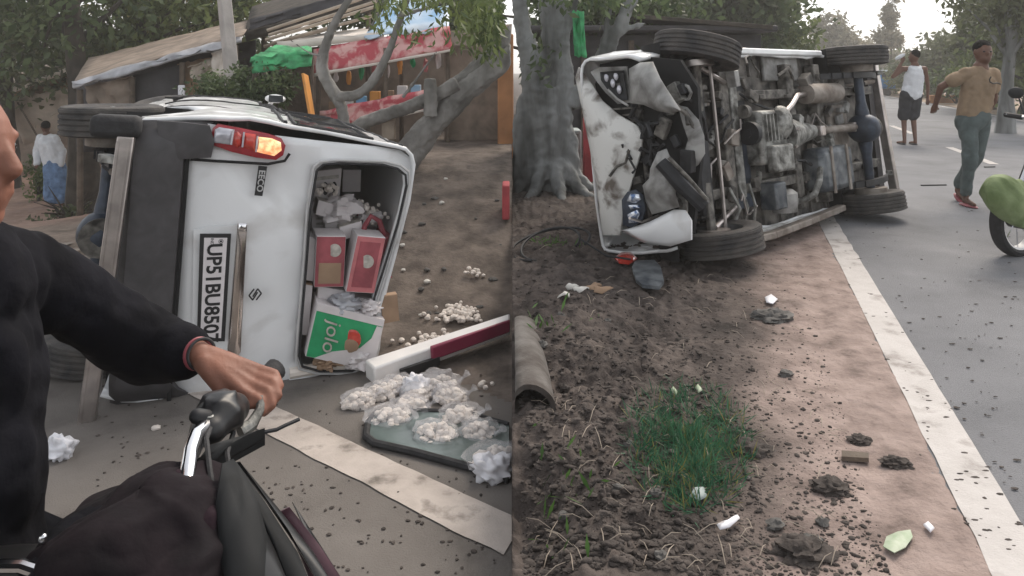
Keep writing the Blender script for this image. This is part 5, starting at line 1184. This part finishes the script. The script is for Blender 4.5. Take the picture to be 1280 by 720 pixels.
# ---------------------------------------------------------------- right scene: big grey tree at the roadside
bt_ = Vector((.42, 7.8, GR)); rt = empty('fig_tree', bt_, 'old grey fluted tree with several stems beside the overturned front end', 'tree')
def stem(b, P, rp, Y=7.8):
    pts = [at(*(q+(Y,))[:3]) for q in P]; rr = [r_/FP*Y for r_ in rp]
    for _ in range(2):
        a, r2 = [pts[0]], [rr[0]]
        for k in range(len(pts)-1): a += [pts[k]*.75+pts[k+1]*.25, pts[k]*.25+pts[k+1]*.75]; r2 += [rr[k]*.75+rr[k+1]*.25, rr[k]*.25+rr[k+1]*.75]
        pts, rr = a+[pts[-1]], r2+[rr[-1]]
    return b.tube(pts, rr, 12, True, .25, 4)
b = MB()
for P, r_ in (([(690,250),(688,200),(684,150),(682,110)], [24,22,23,22]), ([(655,252),(660,190),(668,140),(664,80),(652,30),(648,-20)], [13,13,15,13,10,9]), ([(676,256),(680,200),(672,150),(680,100)], [13,13,14,12]),
              ([(700,254),(706,200),(700,150),(702,100),(702,50),(694,-20)], [14,13,15,14,11,11]), ([(718,250),(714,210),(708,170),(698,140)], [12,12,13,12]), ([(640,246),(648,200),(655,150),(660,120)], [10,12,13,13]),
              ([(712,130),(738,102),(752,80),(768,44),(796,-12)], [12,12,11,9,7]), ([(664,110),(690,80),(686,30),(676,-20)], [12,12,10,9])):
    stem(b, P, r_)
for P, r_ in (([(762,54),(780,36),(808,29)], [6,4,2]), ([(750,84),(756,40),(764,10)], [5,4,2.5]), ([(700,60),(716,20),(722,-10)], [5,4,3])): stem(b, P, r_)
for a_ in range(9):
    t = a_*.7; b.tube([bt_+V3(.1*math.cos(t),.1*math.sin(t),.35), bt_+V3(.36*math.cos(t),.3*math.sin(t),.06), bt_+V3(.6*math.cos(t),.55*math.sin(t),-.06)], [.1,.07,.03], 8, True, .2)
b.v = [Vector((max(v.x, .014), v.y, v.z))-bt_ for v in b.v]
wrinkle(b.build('trunk', MT['bark_pale'], rt, mods=VOX(.018, 1)), 'CLOUDS', .09, .05)
g_ = np.random.default_rng(3); pts = []
for cx, cy, n, sx, sy in ((700,-8,420,40,12),(770,-4,420,34,12),(668,84,90,12,12),(672,60,60,14,10)):
    for k in range(n):
        p = at(cx+g_.normal()*sx, cy+g_.normal()*sy, 8.0+g_.normal()*.5)
        if p.x > .15: pts.append(p)
leaves('crown', MT['leaf_dark'], np.array(pts)-np.array(bt_), .11, rt, 2.4, .6, 4)
gc = MB(); p0 = at(722,12,7.6); 
cl_ = sheet('green_cloth', at(715,14,7.55), at(729,14,7.55), at(733,72,7.5), at(718,70,7.5), MT['green_net'], None, 6, 10, .06, 41); tag(cl_, 'green cloth hanging from the grey tree', 'cloth')
cab = empty('roadside_cabinet', at(708,205,8.6), 'grey cabinet between the grey tree and the red post', 'cabinet'); cab.location.z = GR
MB().box((0,.2,.34), (.36,.4,.5)).build('carcass', MT['teal_box'], cab, bevel=.02); MB().box((0,.2,.05), (.3,.34,.1)).build('plinth', MT['dark'], cab)
MB().box((0,-.003,.34), (.3,.01,.42)).build('door', MT['grey_plastic'], cab, bevel=.006)
rp = MB().box((0,0,.36), (.13,.13,.78)).build('red_post', MT['red_plain'], None, bevel=.015); x_ = at(736,200,8.5); rp.location = (x_.x, 8.5, GR); tag(rp, 'dark red post behind the torn bonnet', 'post')
# dark shed behind the van
sd = empty('roadside_shed', (2.4, 12.2, GR), 'dark low shed with a flat roof behind the upturned van', 'shed')
MB().box((0,1.2,.95), (3.6,2.4,1.9)).build('wall', MT['tarp_dark'], sd, bevel=.02)
MB().box((-.1,1.0,1.98), (4.0,3.0,.10)).build('roof', MT['tarp_dark'], sd, bevel=.03)
MB().box((.7,-.05,2.08), (2.2,1.0,.07), Matrix.Rotation(.08, 3, 'Y')).build('roof_sheet', MT['bark_dark'], sd, bevel=.01)
for x in (-1.2,-.4,.5,1.3): MB().box((x,-.04,.9), (.08,.1,1.8)).build('post', MT['wood'], sd)
def tr(label, px, Y, h, tr_, cr, leafm, seed, leaf=.25, bark='bark_dark', group='trees along the right road', nm='tree'):
    x = (px-640)/FP*Y; crowns = [(at(cx, cy, cY), rx, ry, rz_, n) for cx, cy, cY, rx, ry, rz_, n in cr]
    h = min(h, max(c[0].z for c in crowns)-GR)
    return tree(label, (x, Y, GR), (x+.2, Y, GR+h), tr_, crowns, MT[leafm], MT[bark], nm=nm, leaf=leaf, group=group, seed=seed, clampx='R')
tr('dark leafy tree directly behind the grey fig tree', 705, 13, 5, .2, [(670,20,13,.9,.9,1.5,2400),(735,10,13,1.1,.9,1.2,2800),(700,110,13.5,.8,.7,1.0,1500),(790,0,13,1.2,.9,.8,2000)], 'leaf_dark', 21, .17)
tr('dense dark green tree rising above the shed roof', 860, 20, 8, .25, [(850,10,20,1.9,1.6,1.5,4800),(910,-10,20,2.1,1.6,1.6,5200),(830,50,21,2.0,1.5,.8,2500)], 'leaf_dark', 22, .26)
tr('dense green tree whose edge meets the bright sky over the sill', 950, 22, 8, .25, [(940,20,22,1.3,1.5,1.9,4200),(966,62,22,1.0,1.3,1.0,2600)], 'leaf_mid', 23, .26)
tr('pale brownish far tree with a rounded crown over the road', 1040, 60, 4.2, .10, [(1036,40,60,1.2,1.3,1.5,1500),(1050,62,60,1.6,2,1.1,1800),(1020,68,62,1.3,2,1.0,1400)], 'leaf_far_haze', 24, .5)
tr('tall slender far tree against the white sky', 1112, 55, 6.5, .07, [(1112,20,55,.45,.6,1.2,650),(1110,48,55,.8,.9,.7,900),(1116,-14,55,.45,.6,.9,420)], 'leaf_far_haze', 25, .42)
tr('low hazy far tree beside the slender one', 1085, 64, 3, .1, [(1078,64,64,1.5,1.6,.7,1300),(1095,76,64,3.0,2,.8,2600)], 'leaf_far_haze', 26, .5)
tr('broad olive tree behind the man in the white vest', 1165, 36, 7, .25, [(1160,82,36,1.6,1.4,.7,2200),(1195,70,34,1.4,1.4,.9,2600),(1135,92,38,1.6,1.4,.5,1500)], 'leaf_olive', 27, .3)
tr('olive tree spreading over the man in the tan T-shirt', 1232, 24, 8, .25, [(1246,32,24,1.0,1.2,1.2,2600),(1268,2,23,1.1,1.3,1.3,3000),(1222,64,25,.9,1.1,.7,1700)], 'leaf_olive', 28, .24)
tr('pale straight trunk with olive crown by the far verge', 1257, 15, 7, .15, [(1275,-20,15,1.4,1.2,1.0,2600),(1290,30,15,.7,1,.9,1500)], 'leaf_olive', 29, .18, 'bark_pale')
tr('green tree behind the pale trunk', 1285, 20, 6, .2, [(1285,70,20,1.0,1.2,1.2,2400),(1245,85,22,1.3,1.2,.7,2000)], 'leaf_mid', 30, .2)
for k, (px, py, Y, rx, rz_, n, m, lb) in enumerate(((1118,102,40,1.4,.6,900,'leaf_mid','green hedge bush beyond the blue cart'),(1150,103,34,1.3,.55,1000,'leaf_olive','olive bush on the verge behind the white vest'),(1195,104,28,1.2,.5,1200,'leaf_dark','dark bush on the far verge beside the tan T-shirt'),(1240,108,24,1.0,.5,1100,'leaf_olive','olive bush at the foot of the pale trunk'))):
    shrub(lb, at(px, py, Y), rx, .7, rz_, n, m, 50+k, .2, 'R', 'bushes on the far verge')
lw = MB().box((0,0,.16), (1.9,.3,.32)).build('low_wall', MT['orange_wall'], None, bevel=.03); lw.location = gr(1190,129); tag(lw, 'low pinkish wall on the far verge', 'wall')
# blue cargo rickshaw far up the road
rk = empty('cargo_rickshaw', gr(1103,119), 'small blue cargo rickshaw far up the road beyond the van', 'rickshaw')
MB().box((0,.6,.85), (1.15,1.3,.95)).build('cargo_box', MT['blue_truck'], rk, bevel=.05); MB().box((0,-.35,.75), (1.0,.7,.8)).build('cab', MT['blue_truck'], rk, bevel=.12)
MB().box((0,-.36,1.25), (1.05,.8,.14)).build('roof', MT['tarp_blue'], rk, bevel=.05); MB().box((0,-.71,1.02), (.8,.02,.3)).build('windscreen', MT['glass_dark'], rk, bevel=.01)
for x, y in ((0,-.6),(.5,.7),(-.5,.7)): MB().lathe([(-.06,0),(-.06,.2),(.06,.2),(.06,0)], (x,y,.2), 'x', 18).build('wheel', MT['rubber'], rk)
# ---------------------------------------------------------------- green scooter at the road edge
gb_ = gr(1272, 320); sc_ = empty('scooter', gb_, 'green scooter with white-rimmed front wheel standing on the road', 'scooter')
sc_.rotation_euler.z = R(203)
wheel((0,0,.25), .25, .10, sc_, MT['board_white'], 8); wheel((-1.2,0,.25), .25, .10, sc_, MT['board_white'], 8)
def shellstrip(prof, width, th=.01):
    b = MB(); V = []; F = []; n = len(prof)
    for (x, z, w_) in prof:
        for j in range(7):
            u = -1+2*j/6; V.append((x-.10*(u*u)*w_*2, u*w_, z-.06*u*u))
    F = [(i*7+j, i*7+j+1, i*7+8+j, i*7+7+j) for i in range(n-1) for j in range(6)]
    return b.add(V, F)
shellstrip([(.20,.42,.05),(.16,.49,.06),(.09,.53,.06),(-.02,.54,.05)], 1).build('front_mudguard', MT['bike_green'], sc_, sm=60, mods=[('SOLIDIFY', dict(thickness=.01))])
Vs = []; n1, n2 = 60, 40; p_ = at(1262,256,4.86); rr_ = Matrix.Rotation(R(-32), 3, 'Y')
for jj in range(n2):
    t = jj/(n2-1); h_ = .22-.40*t; rad = .118*(math.sin(PI*min(1, t*1.02)**.72)**.75)+.012
    for ii in range(n1):
        a_ = 2*PI*ii/n1; fo = 1+.10*((1-abs(math.sin(a_*3.5+3*t+1.5*nz(a_, t*3))))**2)*(1-t*.6)+.10*nz(math.cos(a_)*1.4, math.sin(a_)*1.4, t*2.5)+.03*nz(math.cos(a_)*5, math.sin(a_)*5, t*8)
        Vs.append(rr_ @ V3(math.cos(a_)*rad*fo, math.sin(a_)*rad*fo*.85, h_))
Fs = [(jj*n1+ii, jj*n1+(ii+1) % n1, (jj+1)*n1+(ii+1) % n1, (jj+1)*n1+ii) for jj in range(n2-1) for ii in range(n1)]+[tuple(range(n1)), tuple((n2-1)*n1+q for q in range(n1))]
sk_ = MB().add(Vs, Fs).build('green_sack', MT['bike_green'], None, sm=80); sk_.location = p_; tag(sk_, 'dull green sack hanging over the front wheel of the scooter', 'sack')
shellstrip([(-.34,.50,.19),(-.36,.65,.21),(-.40,.8,.19),(-.44,.9,.12)], 1).build('leg_shield', MT['bike_green'], sc_, sm=60, mods=[('SOLIDIFY', dict(thickness=.012)), ('SUBSURF', dict(levels=1, render_levels=1))])
MB().tube([(0,.07,.25),(-.30,.05,.8)], .022, 8).build('fork_leg', MT['chrome'], sc_); MB().tube([(0,-.07,.25),(-.30,-.05,.8)], .022, 8).build('fork_leg', MT['chrome'], sc_)
MB().tube([(-.42,.34,.96),(-.40,.2,.95),(-.38,0,.93),(-.40,-.2,.95),(-.42,-.34,.96)], .014, 8).build('handlebar', MT['chrome'], sc_)
for s in (1,-1): MB().tube([(-.40,s*.22,.95),(-.43,s*.36,.96)], .02, 8).build('hand_grip', MT['rubber'], sc_); MB().tube([(-.40,s*.2,.96),(-.41,s*.25,1.1)], .006, 6).build('mirror_stem', MT['dark'], sc_); MB().ball((-.41,s*.27,1.13), (.02,.06,.045), 12, 8).build('mirror', MT['dark'], sc_)
MB().ball((-.34,0,.88), (.09,.12,.09), 16, 12).build('headlamp', MT['chrome'], sc_)
MB().box((-.45,0,.30), (.6,.28,.08)).build('footboard', MT['bike_black'], sc_, bevel=.03); MB().ball((-1.0,0,.52), (.45,.17,.22), 18, 12).build('rear_body', MT['bike_green'], sc_); MB().box((-.92,0,.76), (.75,.26,.1)).build('seat', MT['rubber'], sc_, bevel=.045)
# ---------------------------------------------------------------- debris on the right verge
def on(px, py): 
    g = gr(px, py); g.z = zr_(g.x, g.y); return g
g_ = np.random.default_rng(11); V = []; F = []
b = MB(); cnt = 0
for k in range(12500):
    px, py = g_.uniform(640, 1120), 255+465*g_.random()**.75; g = gr(px, py); d = dR(g.x, g.y)
    if d > -.32 or g.x < .03 or (d > -.62 and g_.random() < .5): continue
    s_ = g_.random()**4*.0105+.0028; s_ *= 1 if d < -.8 else .6
    b.ball((g.x, g.y, zr_(g.x, g.y)+s_*.1), (s_*g_.uniform(.8,1.8), s_*g_.uniform(.8,1.4), s_*g_.uniform(.4,.8)), 7, 5, .7, 2, seed=k)
tag(b.build('earth_clods', MT['clod'], None, sm=70), 'loose dark clods and crumbs strewn over the verge', 'clods', kind='stuff')
b = MB()
for k in range(260):
    px, py = g_.uniform(650, 1100), 270+450*g_.random()**.8; g = on(px, py)
    if dR(g.x, g.y) > -.35 or g.x < .06: continue
    a_ = g_.uniform(0, PI); L_ = g_.uniform(.02, .09); d = V3(math.cos(a_), math.sin(a_), g_.uniform(0, .5)); b.tube([g+V3(0,0,.004), g+d*L_*.5+V3(0,0,.012), g+d*L_], [.001,.0015,.0007], 4)
tag(b.build('straw', MT['bamboo'], None), 'dry straw and twig bits scattered over the dark soil', 'straw', kind='stuff')
b = MB()
for k in range(330):
    px, py = g_.uniform(1000, 1275), 260+440*g_.random(); g = gr(px, py)
    if dR(g.x, g.y) < -.2: continue
    s_ = g_.uniform(.002, .007); b.ball(g+V3(0,0,.011), (s_*g_.uniform(.8,2.4), s_, s_*.3), 6, 4, .6, 2, seed=k)
tag(b.build('road_grit', MT['clod'], None), 'dark crumbs and leaves strewn over the grey road', 'grit', kind='stuff')
for k in range(34):
    px, py = g_.uniform(660, 1060), 290+420*g_.random(); g = on(px, py)
    if dR(g.x, g.y) > -.4 or g.x < .12: continue
    s_ = g_.uniform(.008, .02)*(1+.25*max(0, g.y-2.5)); o = MB().ball((0,0,s_*.3), (s_*g_.uniform(.9,1.5), s_, s_*.7), 10, 8, .7, 1.8, seed=k).build('stone', MT['stone'] if k % 3 else MT['clod'], None, sm=30); o.location = g
    tag(o, 'grey stone lying in the dark verge soil' if k % 3 else 'dark earth lump lying on the verge', 'stone' if k % 3 else 'clod', 'stones on the verge' if k % 3 else 'lumps on the verge')
b = []
# grass tuft
gp = []
for k in range(6500):
    px, py = 862+g_.normal()*40, 562+g_.normal()*42
    if ((px-862)/76)**2+((py-562)/80)**2 > 1.1: continue
    if nz(px*.045, py*.045, 3) < -.18: continue
    g = on(px, py); gp.append(g+V3(0,0,-.005))
dry = [q for q in gp[::7]]
tag(leaves('dry_grass', MT['leaf_yellow'], np.array(dry), .075, None, 22, -.25, 9, loc=tuple(on(862,562))), 'dry yellow blades mixed into the green grass patch', 'grass', kind='stuff')
grs = leaves('grass_patch', MT['grass'], np.array(gp), .07, None, 20, -.45, 6, loc=tuple(on(862,562))); tag(grs, 'patch of dark green grass growing on the verge', 'grass', kind='stuff')
def piece(name, label, cat, poly, m, up=.012, th=.006, bul=.01, nrm=(0,0,1)):
    P = [on(*q)+V3(0,0,up) for q in poly]; c = sum(P, Vector())/len(P); zz = max(q.z for q in P)
    P = [V3(q.x, q.y, zz*.6+q.z*.4) for q in P]
    o = MB().plate([q-c for q in P], nrm, th, bul).build(name, m, None, sm=60); o.location = c; tag(o, label, cat); return o
sl_ = piece('grey_slab', 'dark grey plastic slab lying tilted on the soil below the van', 'plastic slab', ((790,350),(794,342),(818,340),(826,350),(830,368),(824,375),(803,376),(795,368)), MT['tank_blue'], .05, .02, .006)
piece('red_scrap', 'red plastic scrap on the soil near the grey slab', 'scrap', ((768,334),(776,325),(790,326),(797,333),(786,340),(774,339)), MT['lamp_red'], .03, .01, .02)
piece('dry_leaf', 'curled pale green leaf on the sandy verge', 'leaf', ((1104,690),(1108,677),(1122,672),(1138,671),(1141,680),(1132,692),(1118,698)), MT['pale_green'], .008, .002, .005)
piece('paper_scrap', 'torn white paper scrap on the pink sand', 'scrap', ((896,662),(908,660),(922,652),(925,656),(912,666),(900,669)), MT['plastic_white'], .02, .002, .008)
piece('plastic_scrap', 'translucent plastic scrap at the edge of the grass', 'scrap', ((862,628),(868,620),(880,618),(884,628),(874,634)), MT['teal_box'], .02, .003, .01)
piece('bottle_cap', 'small white scrap near the curled leaf', 'scrap', ((1154,668),(1160,664),(1168,672),(1163,677)), MT['plastic_white'], .012, .003, .006)
piece('pale_scrap', 'pale scrap in the dark soil beyond the grass', 'scrap', ((956,376),(964,372),(972,378),(966,384),(958,382)), MT['plastic_white'], .02, .004, .01)
piece('pale_scrap', 'pale leaf standing at the far edge of the grass', 'scrap', ((838,496),(841,492),(847,499),(845,503)), MT['pale_green'], .03, .003, .01)
piece('pale_scrap', 'pale leaf in the middle of the far grass edge', 'scrap', ((869,493),(872,489),(878,498),(873,501)), MT['pale_green'], .03, .003, .01)
piece('brick_bit', 'brown stick of wood lying on the sand', 'stick', ((1052,572),(1086,574),(1086,581),(1052,580)), MT['wood'], .02, .015, .004)
for k, (px, py, sx) in enumerate(((738,380,.05),(724,383,.045),(752,386,.05),(715,379,.04),(745,376,.035),(706,403,.03))):
    o = MB().plate([V3(math.cos(t)*sx*(1+.3*math.sin(t*3+k)), math.sin(t)*sx*.6, .02+.012*math.sin(t*2+k)) for t in np.linspace(0, 2*PI, 9)[:-1]], (0,0,1), .004, .015).build('peel_scrap', MT['pale_litter'] if k % 2 else MT['card_brown'], None, sm=60); o.location = on(px, py); tag(o, 'pale scrap in the small litter heap by the wire loop' if k % 2 else 'brown peel in the small litter heap by the wire loop', 'scrap', 'litter heap pale scraps' if k % 2 else 'litter heap brown peels')
for k, (px, py, rx) in enumerate(((1037,612,.055),(1003,690,.075),(940,565,.07),(1075,552,.04),(1120,585,.045),(965,398,.1))):
    g = on(px, py); lb = ['dark soil heap in the middle of the sand','wide dark soil heap on the pink sand','dark clod at the right side of the grass','small dark clod above the brown stick','small dark clod by the asphalt edge','grey stone mound on the soil beyond the grass'][k]
    tag(MB().ball((0,0,0), (rx,rx*.8,rx*.4), 30, 20, .55, 3.6, seed=k+40).build('soil_heap', MT['clod'] if k != 5 else MT['stone'], None, sm=60), lb, 'soil heap').location = g
wl_ = MB(); c_ = on(688,326)
for rr, ex in ((.27,1.),(.25,.8)): wl_.tube([c_+V3(math.cos(t)*rr*ex, math.sin(t)*rr*.9, .05+.07*math.sin(t*1.0+ex)) for t in np.linspace(-.6, 4.2, 34)], .009, 6)
wl_.tube([c_+V3(.2,-.1,.1), c_+V3(.35,-.25,.03), c_+V3(.5,-.3,.02)], .007, 6).build('wire_loop', MT['dark'], None, clampx='R'); 
tag(bpy.data.objects['wire_loop'], 'looped black cable lying on the soil heap', 'cable')
# broken concrete pipe
A, B = V3(.07, 2.78, GR+.0), V3(.045, 3.5, GR+.03); ax_ = (B-A).normalized(); u_ = ax_.cross(V3(0,0,1)).normalized(); v_ = u_.cross(ax_)
Vv = []; 
for (s_, r_) in ((0,.078),(0,.098),(.3,.098),(1.0,.088),(1.0,.07),(.3,.076)):
    for k in range(24):
        t = 2*PI*k/24; jag = .03*nz(math.cos(t)*2, math.sin(t)*2, s_) if s_ == 0 else 0
        Vv.append(A+(B-A)*s_+ax_*jag+(u_*math.cos(t)+v_*math.sin(t))*r_)
Fv = [(j*24+k, j*24+(k+1) % 24, ((j+1) % 6)*24+(k+1) % 24, ((j+1) % 6)*24+k) for j in range(6) for k in range(24)]
tag(MB().add(Vv, Fv).build('concrete_pipe', MT['pipe'] if 'pipe' in MT else MT['rust'], None, clampx='R', sm=50), 'broken pipe end half sunk in the dark soil', 'pipe')
for k, (x, y, n) in enumerate(((.16,2.35,26),(.12,3.45,30),(.3,5.3,60),(.12,2.05,18))):
    pts = [V3(max(.1, x+g_.normal()*.1), y+g_.normal()*.12, 0) for _ in range(n)]
    for q in pts: q.z = zr_(q.x, q.y)+.005
    o = leaves('weed', MT['weed'], np.array(pts), .06, None, 5, -.5, 30+k, loc=tuple(pts[0])); tag(o, ['sparse weed tuft by the pit edge','weed tuft beside the broken pipe','low weeds near the cable loop','weeds at the foot of the bank'][k], 'weed', kind='stuff')
# debris dropped on the road behind the walking man
for k, (px, py, L_) in enumerate(((1168,233,.30),(1238,210,.16))):
    o = MB().beam((-L_/2,0,.012), (L_/2,.03,.012), .02, .016).build('strip_scrap', MT['dark'], None, bevel=.003); o.location = gr(px, py); tag(o, ['long thin dark strip lying on the road','short dark scrap on the road behind the walking man'][k], 'strip')
# ---------------------------------------------------------------- evening haze round the whole place
hz_ = MB().box((30, 150, 7.5), (340, 336, 20)).build('haze', None, None, sm=0); tag(hz_, 'thin pale evening haze over the road', 'haze', kind='stuff')
hm = bpy.data.materials.new('haze'); hm.use_nodes = True; t_ = hm.node_tree
for n_ in list(t_.nodes):
    if n_.type == 'BSDF_PRINCIPLED': t_.nodes.remove(n_)
pv = t_.nodes.new('ShaderNodeVolumePrincipled'); pv.inputs['Density'].default_value = .0035; pv.inputs['Color'].default_value = (.95,.93,.9,1); pv.inputs['Anisotropy'].default_value = .2
t_.links.new(pv.outputs[0], [n_ for n_ in t_.nodes if n_.type == 'OUTPUT_MATERIAL'][0].inputs['Volume'])
hz_.data.materials.append(hm)
